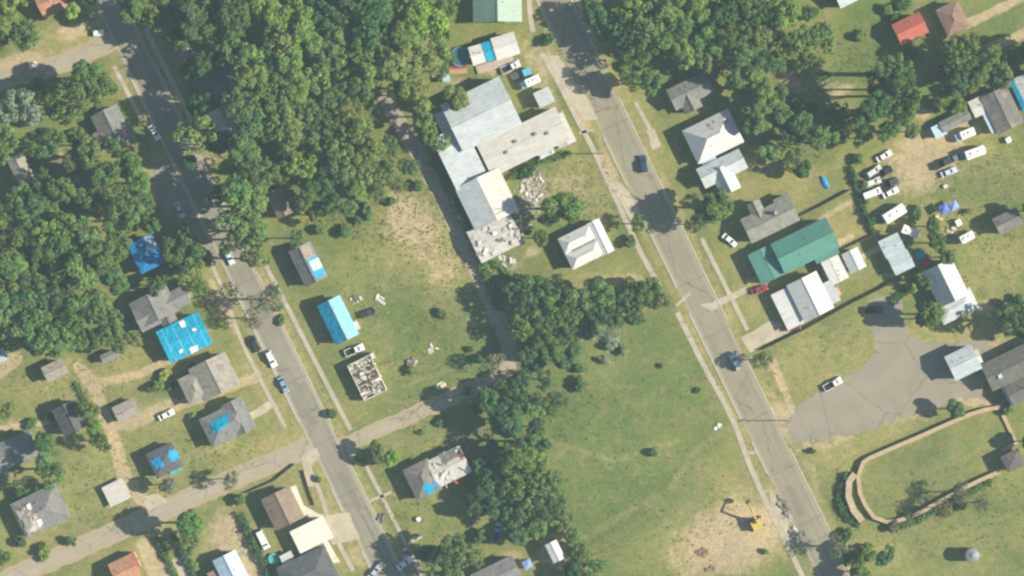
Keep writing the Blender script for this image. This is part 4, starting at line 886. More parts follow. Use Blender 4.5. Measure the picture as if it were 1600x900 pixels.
def pile(name, label, cat, px, py, rx, ry, n, mats, hmax=.7, deg=0):
    t = thing(name, label, cat, P(px, py), math.radians(deg))
    for k in range(n):
        a, r = rng.uniform(0, 6.28), math.sqrt(rng.random()); q = rng.uniform(.4, 1.3)
        o = MB().box((0, 0, 0), (q * rng.uniform(.8, 2), q * rng.uniform(.4, 1), rng.uniform(.1, .35)), taper=rng.uniform(.7, 1)).build('debris_piece', mats[k % len(mats)], t)
        o.location = (rx * S * r * math.cos(a), ry * S * r * math.sin(a), .12 + hmax * (1 - r) * rng.random()); o.rotation_euler = (rng.uniform(-.3, .3), rng.uniform(-.3, .3), rng.uniform(0, 3))
    return t
m_peach = simple('peach_board', (.62, .42, .24), .8); m_pale = simple('pale_board', (.58, .55, .5), .85)
pile('board_stack', 'peach coloured boards stacked below the violet canopy', 'board stack', 1465, 342, 7, 7, 9, [m_peach, m_peach, m_pale]); pile('board_stack', 'tan sheets lying west of the silver white camper', 'board stack', 1488, 360, 9, 5, 8, [m_peach, m_pale])
pile('rubble_heap', 'pale grey rubble heap in the yard between hall and big round tree', 'rubble heap', 830, 290, 20, 34, 46, [M_RUBBLE, m_pale, M_RUBBLE, W_DIRTY], .5, 12); pile('rubble_heap', 'broken boards spilled off the torn end of the hall', 'rubble heap', 815, 345, 14, 20, 26, [m_pale, M_RUBBLE, W_DIRTY, M_WOOD], .6)
pile('rubble_heap', 'scattered boards below the torn end of the hall', 'rubble heap', 790, 407, 14, 7, 14, [m_pale, M_WOOD, W_MET, SKYB], .4); pile('debris_heap', 'grey debris heap on the north verge of the junction', 'debris heap', 290, 84, 12, 9, 18, [M_RUBBLE, M_WOOD, m_pale], .6)
pile('debris_heap', 'pale debris pile on the lawn east of the cyan tarp-wrapped house', 'debris heap', 556, 468, 8, 6, 9, [m_pale, M_WOOD, G_WORN], .5); pile('debris_heap', 'pale slab lying in the grass east of the roofless shell', 'debris heap', 676, 545, 8, 5, 5, [m_pale, m_pale], .3)
pile('debris_heap', 'brush and boards heaped just above the long lawn shadow', 'debris heap', 640, 566, 12, 7, 12, [M_WOOD, M_RUBBLE, G_WORN], .8); pile('debris_heap', 'small white scrap pile on the lawn north of the pale slab', 'debris heap', 592, 468, 6, 5, 5, [m_pale, W_MET], .4)
pile('debris_heap', 'tan scrap pile beside the alley bend', 'debris heap', 690, 603, 6, 4, 6, [m_peach, m_pale], .3); pile('debris_heap', 'kerbside heap of dark branches and boards along the east street', 'debris heap', 1226, 795, 7, 22, 22, [M_WOOD, G_WORN, M_RUBBLE], .6, 26)
pile('debris_heap', 'second kerbside heap nearer the bottom of the east street', 'debris heap', 1242, 835, 6, 16, 16, [M_WOOD, G_WORN, m_pale], .6, 26); pile('debris_heap', 'heap of broken things on the verge at the foot of the west street', 'debris heap', 634, 872, 10, 14, 18, [m_pale, M_WOOD, M_RUBBLE, W_MET], .6)
pile('debris_heap', 'dark scrap heap by the kerb east of the cream carport', 'debris heap', 597, 808, 6, 8, 12, [G_DARK, M_WOOD, G_WORN], .7, 26); pile('debris_heap', 'white plank litter north of the storm damaged house', 'debris heap', 715, 686, 12, 3, 6, [m_pale, W_MET], .2, 26)
pile('debris_heap', 'clods of brown soil on the dirt where the digger works', 'debris heap', 1097, 862, 8, 6, 14, [simple('brown_clod', (.24, .16, .11), .95, .3, 2)], .4); pile('debris_heap', 'brown soil clods near the bottom edge of the dirt lot', 'debris heap', 1110, 888, 6, 5, 9, [simple('brown_clod', (.24, .16, .11))], .4)
pile('debris_heap', 'scrap pile in the tree shade next to the white house below the green roof', 'debris heap', 1268, 414, 7, 6, 9, [M_WOOD, G_WORN, ROSE], .8); pile('debris_heap', 'white slab at the pavement end of the big field', 'debris heap', 1122, 668, 7, 3, 4, [m_pale, W_MET], .2, 30)
def bin_box(name, label, cat, px, py, sx, sy, h_, m, deg=26):
    t = thing(name, label, cat, P(px, py), math.radians(deg)); MB().box((0, 0, h_ / 2 + .05), (sx, sy, h_), taper=1.06).build('bin_body', m, t); MB().box((0, 0, h_ + .1), (sx * 1.1, sy * 1.1, .1)).build('lid', m, t)
bin_box('storage_bin', 'bright blue bin under the trees east of the blue-grey flat house', 'bin', 1437, 399, 1.6, 1.8, 1.4, T_SKY); bin_box('storage_bin', 'red bin just below the bright blue bin', 'bin', 1446, 410, 1.8, 1.6, 1.2, simple('red_plastic', (.45, .06, .07), .5))
bin_box('white_crate', 'small white crate beside the tan sheets in the meadow', 'crate', 1497, 348, 1.4, 1.6, 1.3, M_WHITE); bin_box('white_crate', 'small white crate on the grass south of the dark brown house', 'crate', 1575, 219, 1.3, 1.3, 1.2, M_WHITE)
bin_box('white_crate', 'small cream crate at the lower edge of the sandy yard', 'crate', 1477, 291, 1.1, .9, .6, m_pale); bin_box('white_crate', 'tiny white box alone on the lawn below the storm damaged house', 'crate', 654, 811, 1.0, 1.0, .8, M_WHITE)
bin_box('white_crate', 'long white box on the dirt verge of the north junction', 'crate', 155, 52, 2.6, 1.5, 1.1, M_WHITE, 4); bin_box('white_crate', 'white box beside the sandy side street', 'crate', 52, 102, 1.8, 1.5, 1.0, M_WHITE, 10)
bin_box('blue_barrel_stand', 'cyan tank stand beside the box truck', 'tank', 823, 113, 2.0, 1.8, 1.6, tarp_mat('tankcyan', (.10, .42, .52))); bin_box('dark_trailer_bed', 'dark flat trailer behind the cyan tank stand', 'trailer', 808, 118, 3.2, 1.9, .6, simple('dark_bed', (.08, .08, .085), .8))

ex = thing('excavator', 'yellow tracked excavator with raised arm on the bare dirt lot', 'excavator', P(1182, 818), math.radians(26)); ex.scale = (1.3, 1.3, 1.3); LAND.append(('excavator', 1186, 819))
yel = simple('digger_yellow', (.50, .37, .09), .6, .2, 2); dk = simple('digger_dark', (.05, .05, .055), .7)
for y in (-1, 1):
    tk = MB().add([(-1.5, y * .95 - .25, .35), (-1.2, y * .95 - .25, .05), (1.2, y * .95 - .25, .05), (1.5, y * .95 - .25, .35), (1.2, y * .95 - .25, .75), (-1.2, y * .95 - .25, .75),
                   (-1.5, y * .95 + .25, .35), (-1.2, y * .95 + .25, .05), (1.2, y * .95 + .25, .05), (1.5, y * .95 + .25, .35), (1.2, y * .95 + .25, .75), (-1.2, y * .95 + .25, .75)],
                  [(0, 1, 2, 3, 4, 5), (11, 10, 9, 8, 7, 6)] + [(i, (i + 1) % 6, 6 + (i + 1) % 6, 6 + i) for i in range(6)])
    tk.build('track', dk, ex)
put('body', bevel(MB().box((-.1, -.1, 1.35), (2.4, 2.1, 1.1)).mesh('body', yel), .1), ex)
put('cab', bevel(MB().box((.5, .55, 2.2), (1.1, .9, 1.1)).mesh('cab', yel), .07), ex)
MB().box((.5, .55, 2.15), (1.14, .7, .6)).build('cab_window', GLS, ex)
MB().box((-1.15, -.1, 1.3), (.5, 2.0, .9)).build('counterweight', dk, ex)
MB().tube((.2, .7, 1.8), (.1, 2.8, 4.4), .24, .2, 8).build('boom', yel, ex); MB().tube((.1, 2.8, 4.4), (.3, 5.0, 3.2), .2, .15, 8).build('arm', yel, ex); MB().tube((.25, 1.0, 1.6), (.12, 2.2, 3.4), .09, .07, 6).build('ram', M_METAL, ex)
MB().hexa([(-.2, 4.8, 2.2), (.8, 4.8, 2.2), (.7, 5.5, 2.4), (-.1, 5.5, 2.4)], [(-.2, 4.7, 3.0), (.8, 4.7, 3.0), (.8, 5.6, 3.1), (-.2, 5.6, 3.1)]).build('bucket', dk, ex)

# ------------------------------------------------------------------ walls and fences
M_WALL = simple('tan_capstone', (.42, .31, .20), .9, .14, .6, world=True); M_BRK = simple('tan_masonry', (.36, .26, .17), .92, .25, 1.5, world=True)
arc = [(1563, 636), (1538, 640), (1515, 647), (1440, 680), (1375, 708), (1348, 722), (1340, 745), (1343, 770), (1352, 790), (1365, 808), (1385, 815), (1420, 808), (1470, 782), (1520, 755), (1562, 736)]
gw = slab_strip('lawn_wall', arc, 5.5, -.2, 1.3, M_BRK); tag(gw, 'tan masonry wall curving round the west end of the walled lawn', 'wall'); slab_strip('capstone', arc, 6.2, 1.3, 1.42, M_WALL, gw)
arc2 = [(1335, 740), (1326, 752), (1325, 775), (1333, 797), (1346, 813)]
gw = slab_strip('terrace_wall', arc2, 10, -.2, 1.9, simple('yellow_masonry', (.40, .33, .21), .92, .3, 1.2, world=True)); tag(gw, 'thick yellowish retaining wall outside the curved end of the walled lawn', 'wall')
a3 = [(1566, 646), (1578, 672), (1588, 692), (1565, 704)]
gw = slab_strip('lawn_wall', a3, 5, -.2, .5, M_BRK); tag(gw, 'low tan wall along the east end of the walled lawn', 'wall'); slab_strip('capstone', a3, 6, .5, .6, M_WALL, gw)
def fence(label, pts, h_=1.7, m=M_WOOD, bay=2.4):
    t = thing('board_fence', label, 'fence', P(*pts[0]))
    o = P(*pts[0])
    for a, b in zip(pts, pts[1:]):
        A, B = P(*a) - o, P(*b) - o; L = (B - A).length; n = max(1, round(L / bay)); ang = math.atan2((B - A).y, (B - A).x)
        for k in range(n):
            p = A.lerp(B, k / n); q = A.lerp(B, (k + .5) / n)
            MB().box((p.x, p.y, h_ / 2), (.14, .14, h_ + .15), ang).build('post', m, t)
            MB().box((q.x, q.y, h_ / 2), (L / n - .16, .07, h_ - rng.uniform(0, .15)), ang).build('fence_panel', m, t)
fence('dark board fence between the white house and the lawn beside the parking lot', [(1192, 546), (1262, 512), (1330, 474), (1378, 450), (1420, 424)])
fence('board fence behind the green roof running to the blue-grey flat house', [(1312, 392), (1350, 374), (1378, 360)], 1.5)
fence('board fence along the back of the olive grey house', [(1250, 338), (1290, 318), (1330, 296)], 1.5)
fence('dark fence along the cross street corner above the brown gabled house', [(385, 770), (430, 750), (462, 724)], 1.2); fence('short fence beside the brown gabled house lawn', [(474, 735), (482, 762), (492, 790)], 1.0)
fence('low fence of the lot between the kite tarp house and the tan house', [(295, 690), (330, 678), (335, 640)], .6)

# utility poles
def pole(label, px, py):
    t = thing('utility_pole', label, 'pole', P(px, py), ROT)
    MB().cyl((0, 0, 4.6), .16, 9.2, 8, .11).build('pole_shaft', M_WOOD, t); MB().box((0, 0, 8.5), (2.2, .12, .14)).build('crossarm', M_WOOD, t)
    for x in (-.9, 0, .9): MB().cyl((x, 0, 8.68), .05, .2, 6).build('insulator', M_METAL, t)
pole('wooden utility pole on the east verge opposite the big field', 1228, 657); pole('utility pole on the verge of the east street near the hall', 942, 240)


# ------------------------------------------------------------------ trees
def crown_mesh(name, seed, nl=34, per=150, flat=0.78, leaf=0.085, gap=0.0, spread=0.72, rr=(.18, .40)):
    r = np.random.default_rng(seed); cen = []; rad = []
    for i in range(nl):
        for _ in range(30):
            d = r.normal(size=3); d /= np.linalg.norm(d)
            if d[2] < -0.55: continue
            k = spread * (0.45 + 0.55 * r.random() ** 0.5) if i > 2 else 0.25 * r.random()
            c = d * k * np.array([1, 1, flat])
            break
        cen.append(c); rad.append(r.uniform(*rr))
    cen = np.array(cen); rad = np.array(rad)
    skew = 1 + 0.22 * np.sin(np.arctan2(cen[:, 1], cen[:, 0]) * 2 + r.uniform(0, 6)) + 0.12 * np.sin(np.arctan2(cen[:, 1], cen[:, 0]) * 3 + r.uniform(0, 6))
    cen[:, :2] *= skew[:, None]
    pts, nor = [], []
    for c, q in zip(cen, rad):
        n = int(per * (q / 0.25) ** 2); d = r.normal(size=(n, 3)); d /= np.linalg.norm(d, axis=1)[:, None]
        d = d[d[:, 2] > -0.75]; p = c + d * (q * r.uniform(0.72, 1.06, (len(d), 1)))
        inside = (np.linalg.norm(p[:, None, :] - cen[None], axis=2) < rad[None] * 0.62).any(1)
        keep = ~inside | (r.random(len(p)) < 0.15)
        pts.append(p[keep]); nor.append(d[keep])
    p = np.concatenate(pts); d = np.concatenate(nor); n = len(p)
    nn = d + r.normal(size=(n, 3)) * 0.55 + np.array([0, 0, 0.35]); nn /= np.linalg.norm(nn, axis=1)[:, None]
    a = np.cross(nn, r.normal(size=(n, 3))); a /= np.linalg.norm(a, axis=1)[:, None]; b = np.cross(nn, a)
    sz = leaf * r.uniform(0.55, 1.25, (n, 1)); as_ = r.uniform(0.6, 1.0, (n, 1))
    q = np.stack([p - a * sz, p - b * sz * as_ , p + a * sz, p + b * sz * as_], 1)
    q += nn[:, None, :] * np.array([0.0, 0.25, 0.0, 0.25])[None, :, None] * sz[:, None, :] * -1
    me = np_mesh(name, q.reshape(-1, 3), np.arange(n * 4).reshape(-1, 4))
    me.materials.append(leaf_mat()); return me
def trunk_mesh(name, seed, limbs=7):
    r = random.Random(seed); b = MB(); p = Vector((0, 0, -.02)); top = Vector((r.uniform(-.06, .06), r.uniform(-.06, .06), 0.62))
    b.tube(p, p.lerp(top, .5), .055, .042, 8); b.tube(p.lerp(top, .5), top, .042, .03, 8)
    for i in range(limbs):
        a = i * 2.4 + r.random(); s = p.lerp(top, r.uniform(.55, 1)); e = s + Vector((math.cos(a), math.sin(a), r.uniform(.25, .9))) * r.uniform(.3, .5)
        m = s.lerp(e, .5) + Vector((0, 0, .05)); b.tube(s, m, .024, .017, 5); b.tube(m, e, .017, .007, 5)
        f = m + Vector((math.cos(a + .9), math.sin(a + .9), .5)) * .25; b.tube(m, f, .012, .005, 4)
    return b.mesh(name, M_BARK)
CROWNS = [crown_mesh('crown', 10 + i, nl=(24, 34, 44, 30)[i % 4], per=(175, 150, 120, 95)[i % 4], flat=(.7, .8, .95)[i % 3], leaf=(.085, .075, .07, .066)[i % 4], spread=(.70, .78, .86, .9)[i % 4], rr=((.2, .4), (.16, .34), (.11, .26), (.12, .30))[i % 4]) for i in range(12)]
SPARSE = [crown_mesh('crown', 60 + i, nl=30, per=38, leaf=.062, spread=.85) for i in range(3)]
SHRUB = [crown_mesh('foliage', 90 + i, nl=16, per=110, flat=.8, leaf=.14, spread=.62) for i in range(4)]
TRUNKS = [trunk_mesh('trunk', 5 + i) for i in range(3)]
STEM = MB()
for i in range(5): STEM.tube((0, 0, -.02), (.3 * math.cos(i * 1.26), .3 * math.sin(i * 1.26), .5), .04, .015, 5)
STEM = STEM.mesh('stem', M_BARK)
TONE = {'o': ('olive green', (.188, .262, .074)), 'g': ('mid green', (.132, .212, .064)), 'd': ('dark green', (.086, .158, .056)), 'y': ('lime green', (.240, .335, .070)), 's': ('silver green', (.235, .275, .190)), 'b': ('brownish', (.20, .185, .105))}
TREES = []
def tree(px, py, r, tone='g', sparse=False, hk=1.0):
    R = r * S * (1.2 if r >= 17 else 1.08); small = r <= 12; name_tone, c = TONE[tone]
    lean = rng.uniform(.9, 1.12)
    if small:
        t = put('shrub', None); t.location = P(px, py)
        o = put('foliage', rng.choice(SHRUB), t); o.location = (0, 0, R * .62); o.scale = (R * 1.08, R * 1.08 * lean, R * .95)
        s = put('stem', STEM, t); s.scale = (R, R, R)
    else:
        low = (1430 < px < 1485 and 330 < py < 420) or (790 < px < 1045 and 430 < py < 580) or (1290 < px < 1600 and 740 < py)
        scrub = 735 < px < 940 and 690 < py
        if 260 < px < 335 and 350 < py < 460: hk *= .7
        elif (290 < px < 480 and py < 420) or (1340 < px < 1425 and 95 < py < 215): hk *= 1.3 if px < 480 else 1.6
        H = (R * 0.8 + (1.2 if scrub else 3.2 if low else 5.6 if r >= 17 else 3.4)) * hk * rng.uniform(.88, 1.15) * (1.2 if px < 240 and py < 560 else 1.0)       # height of the crown's middle
        t = put('tree', None); t.location = P(px, py)
        o = put('crown', rng.choice(SPARSE if sparse else CROWNS), t); o.location = (0, 0, H); o.scale = (R * 1.05, R * 1.05 * lean, R * .98)
        s = put('trunk', rng.choice(TRUNKS), t); k = H / .62; s.scale = (min(k * .5, R * 1.6), min(k * .5, R * 1.6), k); s.rotation_euler.z = rng.uniform(0, 6.28)
    o.rotation_euler.z = rng.uniform(0, 6.28)
    j = [rng.uniform(.82, 1.2) for _ in range(3)]; g = rng.uniform(.82, 1.2)
    o.color = (c[0] * j[0] * g, c[1] * g, c[2] * j[2] * g, 1)
    TREES.append((t, px, py, r, name_tone, small, sparse))
TL = """22,22,24,o 48,58,24,g 8,4,22,g 118,20,13,y 3,62,18,d 215,14,20,g 246,18,26,o 140,-4,16,d 276,32,24,d 312,40,26,d 128,152,32,g 166,137,20,g 144,122,22,g 108,178,20,g 30,170,26,s 57,182,18,s 90,150,11,g 18,216,18,o 118,212,15,g 58,140,14,d
308,213,29,o 330,14,28,g 370,30,30,d 392,-2,24,d 352,78,26,d 386,95,26,o 425,25,24,o 466,36,30,o 440,66,24,o 484,70,22,g 412,106,24,d 455,100,24,o 424,140,26,g 465,141,24,o 500,126,20,o 515,86,22,g 510,30,27,d 546,14,28,d 586,20,30,d 575,56,25,d 530,64,20,o
560,78,24,o 600,80,24,o 640,20,24,y 666,30,30,y 697,18,20,o 636,60,24,o 676,76,23,o 655,100,24,o 614,108,24,o 580,112,24,o 546,116,22,o 555,146,22,g 520,156,22,d 481,171,22,g 545,181,22,o 505,190,20,d 560,206,24,o 526,216,24,o 440,176,26,g 413,190,22,g 455,211,24,o 486,215,20,g 652,150,23,o 664,182,17,o 672,208,15,y
630,138,18,o 690,112,14,g 713,156,19,o 692,58,15,o 700,92,12,d 466,258,20,y 441,270,16,g 408,268,24,g 402,310,22,g 500,236,22,o 536,246,24,o 510,281,20,d 551,281,18,g 575,240,22,o 610,232,16,g 600,266,18,g 571,272,18,o 481,306,17,g 520,316,17,d 496,336,14,g 546,326,15,d 590,300,15,g 621,288,13,g 540,360,12,d 466,372,13,g
690,226,14,o 684,252,12,g 10,238,18,g 62,314,20,d 86,322,16,g 150,246,22,g 170,276,22,g 134,228,15,g 206,262,17,g 223,287,20,g 200,312,24,g 216,338,18,g 190,345,22,g 10,336,20,d 20,370,26,g 50,350,22,g 76,366,22,o 110,350,20,g 140,370,22,g 100,396,26,d 65,396,22,d 30,416,24,g 131,416,30,o 166,400,26,g 181,436,22,g 95,436,24,g 60,446,24,g 15,456,24,g
190,378,18,g 288,394,25,g 300,424,20,g 312,448,15,g 291,366,16,g 376,300,26,g 396,322,27,g 370,346,27,g 402,360,24,g 376,374,20,g 404,404,17,g 345,308,17,d 20,480,26,g 60,482,30,g 32,508,24,g 96,472,26,d 122,492,26,g 156,476,27,g 180,504,22,g 166,524,20,g 90,530,26,g 60,532,20,d 132,526,18,g 190,540,14,g 212,530,13,o 245,604,12,g 256,586,9,y 301,650,6,y
14,642,13,g 50,662,9,g 140,640,15,g 152,664,13,y 80,652,9,g 76,690,17,g 86,732,23,g 160,688,14,g 44,756,16,d 28,772,12,d 112,846,11,g 70,862,12,y 3,868,15,g 32,846,11,d 302,816,22,g 300,842,16,g 364,748,13,s 374,780,11,g 266,757,13,s 590,706,14,g 613,714,14,y 561,720,9,g 519,646,9,g 498,748,6,g
790,655,22,d 816,690,23,g 780,706,19,d 830,722,23,o 800,741,25,g 770,766,25,d 746,786,20,d 760,738,17,d 841,756,23,g 820,786,25,g 851,790,21,d 790,800,23,d 870,782,17,g 881,812,15,g 836,821,20,g 809,834,17,d 895,836,16,g 906,862,17,g 926,882,17,g 900,896,18,d 868,746,13,g 710,856,22,g 741,866,16,g 690,872,19,g 670,862,16,d 750,838,12,d 706,894,18,g
762,622,17,d 800,620,17,d 832,640,15,o 815,470,22,d 841,451,21,g 870,456,22,d 860,482,23,g 820,502,23,g 846,516,21,d 890,490,21,g 880,522,16,d 910,470,21,g 940,461,21,g 930,491,18,d 960,472,19,d 985,456,19,g 1010,456,21,g 1026,470,16,d 990,481,18,g 960,500,15,g 1000,500,11,g 860,546,19,g 826,546,19,d 896,546,14,d 840,572,11,d 925,520,12,s 956,536,11,s 975,546,10,s
930,25,20,d 956,45,19,g 941,62,13,o 985,20,23,o 975,56,21,d 1010,40,26,o 1041,20,24,o 1036,60,24,o 1000,82,21,g 1066,82,21,o 1060,46,21,g 1086,20,20,o 1101,60,23,g 1096,94,18,o 1126,30,24,d 1151,14,24,d 1141,60,21,g 1176,40,20,d 1192,20,20,g 1186,62,19,o 1160,106,27,g 1148,136,16,g 1187,97,19,d 1186,140,19,g 984,126,17,g 1015,131,17,g 980,106,11,g 1212,98,16,g
1190,166,17,o 1181,195,17,o 1216,180,17,g 1251,196,19,g 1271,216,18,g 1230,214,17,d 1201,240,16,o 1236,250,15,d 1251,266,13,d 1226,25,21,o 1236,70,21,o 1256,96,16,g 1276,56,17,o 1260,24,14,d 1292,70,13,o 1346,56,11,o 1396,115,21,g 1405,150,25,g 1401,181,18,g 1421,206,13,o 1426,85,12,g 1356,172,24,d 1330,190,21,d 1381,206,16,d 1300,186,17,g 1296,210,14,o 1345,216,13,d
1490,86,24,g 1512,70,15,g 1520,110,22,g 1541,90,17,o 1560,120,17,o 1576,96,15,o 1592,84,15,g 1492,126,18,d 1474,106,13,d 1470,150,16,o 1490,166,16,o 1510,140,13,o 1410,8,11,d 1396,30,9,d 1386,14,10,g 1110,325,23,g 1086,350,15,g 1131,318,13,g 996,350,13,d 985,378,11,g 881,326,25,g 856,342,14,d 845,372,14,g 829,360,10,g 824,268,12,d
1460,380,16,g 1455,354,13,g 1476,402,13,g 1431,332,10,g 1441,440,13,g 1422,450,11,y 1450,490,20,g 1440,498,13,g 1576,500,21,g 1592,516,14,d 1590,470,11,d 1562,474,8,d 1490,638,15,g 1576,637,12,g 1190,562,14,g 1606,690,13,g 1320,836,12,d 1350,862,16,g 1326,872,12,d 1380,866,14,d 1340,892,15,g 1502,790,9,o 1396,822,10,b 1020,706,8,d 1032,572,5,d 1090,610,5,d
1340,250,11,g 1348,288,9,g 1352,312,8,g 1362,345,9,d 1610,330,14,g 1195,862,6,g 1268,704,6,d 1480,800,10,g 1420,806,8,g 1510,330,6,g 640,580,9,g 690,490,8,d 748,560,8,g 735,545,6,d 770,520,7,g 660,675,6,o 690,660,8,g 300,880,10,g 350,868,6,g 855,62,11,d 432,455,9,d 436,480,8,g 440,500,7,g 322,166,18,d 346,226,18,d 300,254,13,d 326,100,20,d 300,112,16,d 60,226,18,g 286,62,20,d 86,224,20,g 106,300,20,g 72,276,14,d 120,256,17,b 150,312,20,g 34,312,18,g 232,318,17,g 241,352,14,g 266,380,13,d 272,421,15,g 320,404,14,g 250,446,14,d 180,232,14,g 880,562,15,d 850,592,14,d 815,592,15,d 780,602,13,d 838,666,15,d 862,640,11,g 848,694,13,d 905,576,9,g 945,562,9,s 745,640,10,g 730,610,9,d 560,300,16,o 640,262,15,g 655,290,10,g 575,330,11,g 610,315,10,g 500,360,10,g 560,345,9,d 1215,150,15,g 1240,160,12,g 1265,170,13,d 1310,215,12,g 1365,140,18,d 1376,118,20,g 1388,176,19,g 870,622,13,d 906,600,12,d 842,626,13,g 1545,130,13,o 1580,125,10,g"""
for tok in TL.split():  # includes filler trees added for shade by the west street and in the north-east
    q = tok.split(','); tree(float(q[0]), float(q[1]), float(q[2]), q[3])
for a in [(385, 160, 25, 'g'), (394, 196, 23, 'd'), (386, 234, 20, 'g'), (400, 128, 20, 'o')]: tree(*a, hk=1.35)
for a in [(1497, 768, 15, 'b'), (1470, 792, 14, 'b'), (1530, 785, 14, 'b'), (770, 566, 15, 's'), (950, 520, 15, 's'), (1305, 852, 15, 'b'), (418, 468, 20, 'b'), (398, 498, 15, 'b')]: tree(*a, sparse=True, hk=1.15)
# a few more beyond the frame so that the wood goes on
for x, y in [(-40, 40), (-45, 330), (-40, 400), (-35, 470), (-45, 180), (330, -50), (420, -45), (510, -40), (600, -50), (680, -45), (960, -40), (1050, -50), (1140, -40), (1230, -45), (900, 945), (940, 950), (700, 945), (1640, 90), (1645, 500)]:
    tree(x, y, rng.uniform(22, 30), rng.choice('gdo'))

# every tree told apart by its tone, size and the nearest landmark
ORD = ['', 'second', 'third', 'fourth', 'fifth', 'sixth', 'seventh', 'eighth', 'ninth', 'tenth', 'eleventh', 'twelfth', 'thirteenth', 'fourteenth', 'fifteenth', 'sixteenth', 'seventeenth', 'eighteenth', 'nineteenth', 'twentieth']
LAND += [('walled lawn', 1450, 740), ('big field', 1000, 650), ('north junction', 205, 70), ('dark alley bend', 640, 215), ('alley corner', 795, 570), ('tree shadow on the east street', 920, 130), ('fence by the parking lot', 1290, 495), ('rubble yard', 835, 300), ('scrubby woodland clearing', 620, 330), ('cross street', 300, 775)]
bucket = {}
for rec in TREES:
    t, px, py, r, tone, small, sparse = rec
    nm, lx, ly = min(LAND, key=lambda q: (q[1] - px) ** 2 + (q[2] - py) ** 2)
    d = ['east', 'north-east', 'north', 'north-west', 'west', 'south-west', 'south', 'south-east'][int(round(math.degrees(math.atan2(ly - py, px - lx)) / 45)) % 8]
    size = ('low' if r < 8 else 'rounded') if small else ('slender' if r < 16 else 'medium' if r < 22 else 'broad')
    noun = 'shrub' if small else ('sparse tree' if sparse else 'tree')
    bucket.setdefault((size, tone, noun, d, nm), []).append((math.hypot(px - lx, py - ly), t))
for (size, tone, noun, d, nm), L in bucket.items():
    L.sort(key=lambda q: q[0])
    for i, (_, t) in enumerate(L):
        lab = f'{size} {tone} {noun} {d} of the {nm}' + (f', {ORD[i]} out' if i else '')
        tag(t, lab, noun.split()[-1], 'shrubs of the yards' if 'shrub' in noun else 'trees of the neighbourhood')

# hedges: one clipped or wild row of foliage each
def hedge(label, pts, width, h_, tone='g'):
    line = smooth_line(pts, 3.0); ps = []; ns = []
    for p in line:
        n = int(70 * width / 14)
        x = p.x + nrg.normal(0, width / 4.2, n); y = p.y + nrg.normal(0, width / 4.2, n); z = h_ * nrg.uniform(.15, 1.05, n) * (0.75 + .3 * math.sin(p.x * .21) * math.cos(p.y * .17))
        ps.append(np.stack([(x - 800) * S, (450 - y) * S, np.maximum(z, .1)], -1))
    p = np.concatenate(ps); n = len(p); nn = nrg.normal(size=(n, 3)) * .6 + np.array([0, 0, 1]); nn /= np.linalg.norm(nn, axis=1)[:, None]
    a = np.cross(nn, nrg.normal(size=(n, 3))); a /= np.linalg.norm(a, axis=1)[:, None]; b = np.cross(nn, a); sz = nrg.uniform(.16, .42, (n, 1))
    q = np.stack([p - a * sz, p - b * sz * .7, p + a * sz, p + b * sz * .7], 1)
    me = np_mesh('hedge', q.reshape(-1, 3), np.arange(n * 4).reshape(-1, 4)); me.materials.append(leaf_mat())
    o = put('hedge', me); c = TONE[tone][1]; o.color = (*c, 1); tag(o, label, 'hedge')
hedge('tall hedge between the alley and the west walls of the hall', [(686, 258), (712, 312), (740, 372), (765, 440), (780, 480)], 15, 3.0)
hedge('overgrown hedge line east of the green roof lawn', [(1330, 262), (1342, 300), (1352, 335), (1364, 362)], 8, 1.8, 'd')
hedge('clipped hedge along the south drive below the cross street', [(246, 842), (266, 880), (280, 910)], 8, 1.6); hedge('second clipped hedge east of the south drive', [(272, 836), (295, 880), (308, 912)], 8, 1.8, 'd')
hedge('dark hedge between the sandy plot and the brown gabled house', [(376, 805), (398, 850), (420, 898)], 11, 2.2, 'd'); hedge('hedge along the south wall of the walled lawn', [(1395, 826), (1440, 808), (1500, 776), (1545, 752)], 12, 1.4, 'g')
hedge('scrubby hedge along the lawn wall shadow west of the walled lawn', [(1322, 742), (1312, 770), (1318, 800), (1340, 820)], 10, 1.6, 'd'); hedge('hedge strip along the south wall of the hall yard', [(800, 278), (818, 262), (850, 250), (890, 240)], 9, 1.5)
hedge('bushy hedge at the torn end of the hall', [(770, 410), (790, 425), (800, 440)], 9, 1.5); hedge('ragged hedge beside the fence north of the parking lot', [(1395, 470), (1420, 452), (1450, 428)], 12, 1.2, 'd')
hedge('dark hedge beside the drive of the tan shingled house', [(262, 608), (290, 590), (300, 570)], 7, 1.2, 'd'); hedge('hedge strip along the dirt drive', [(120, 600), (138, 640), (150, 680)], 8, 1.2)

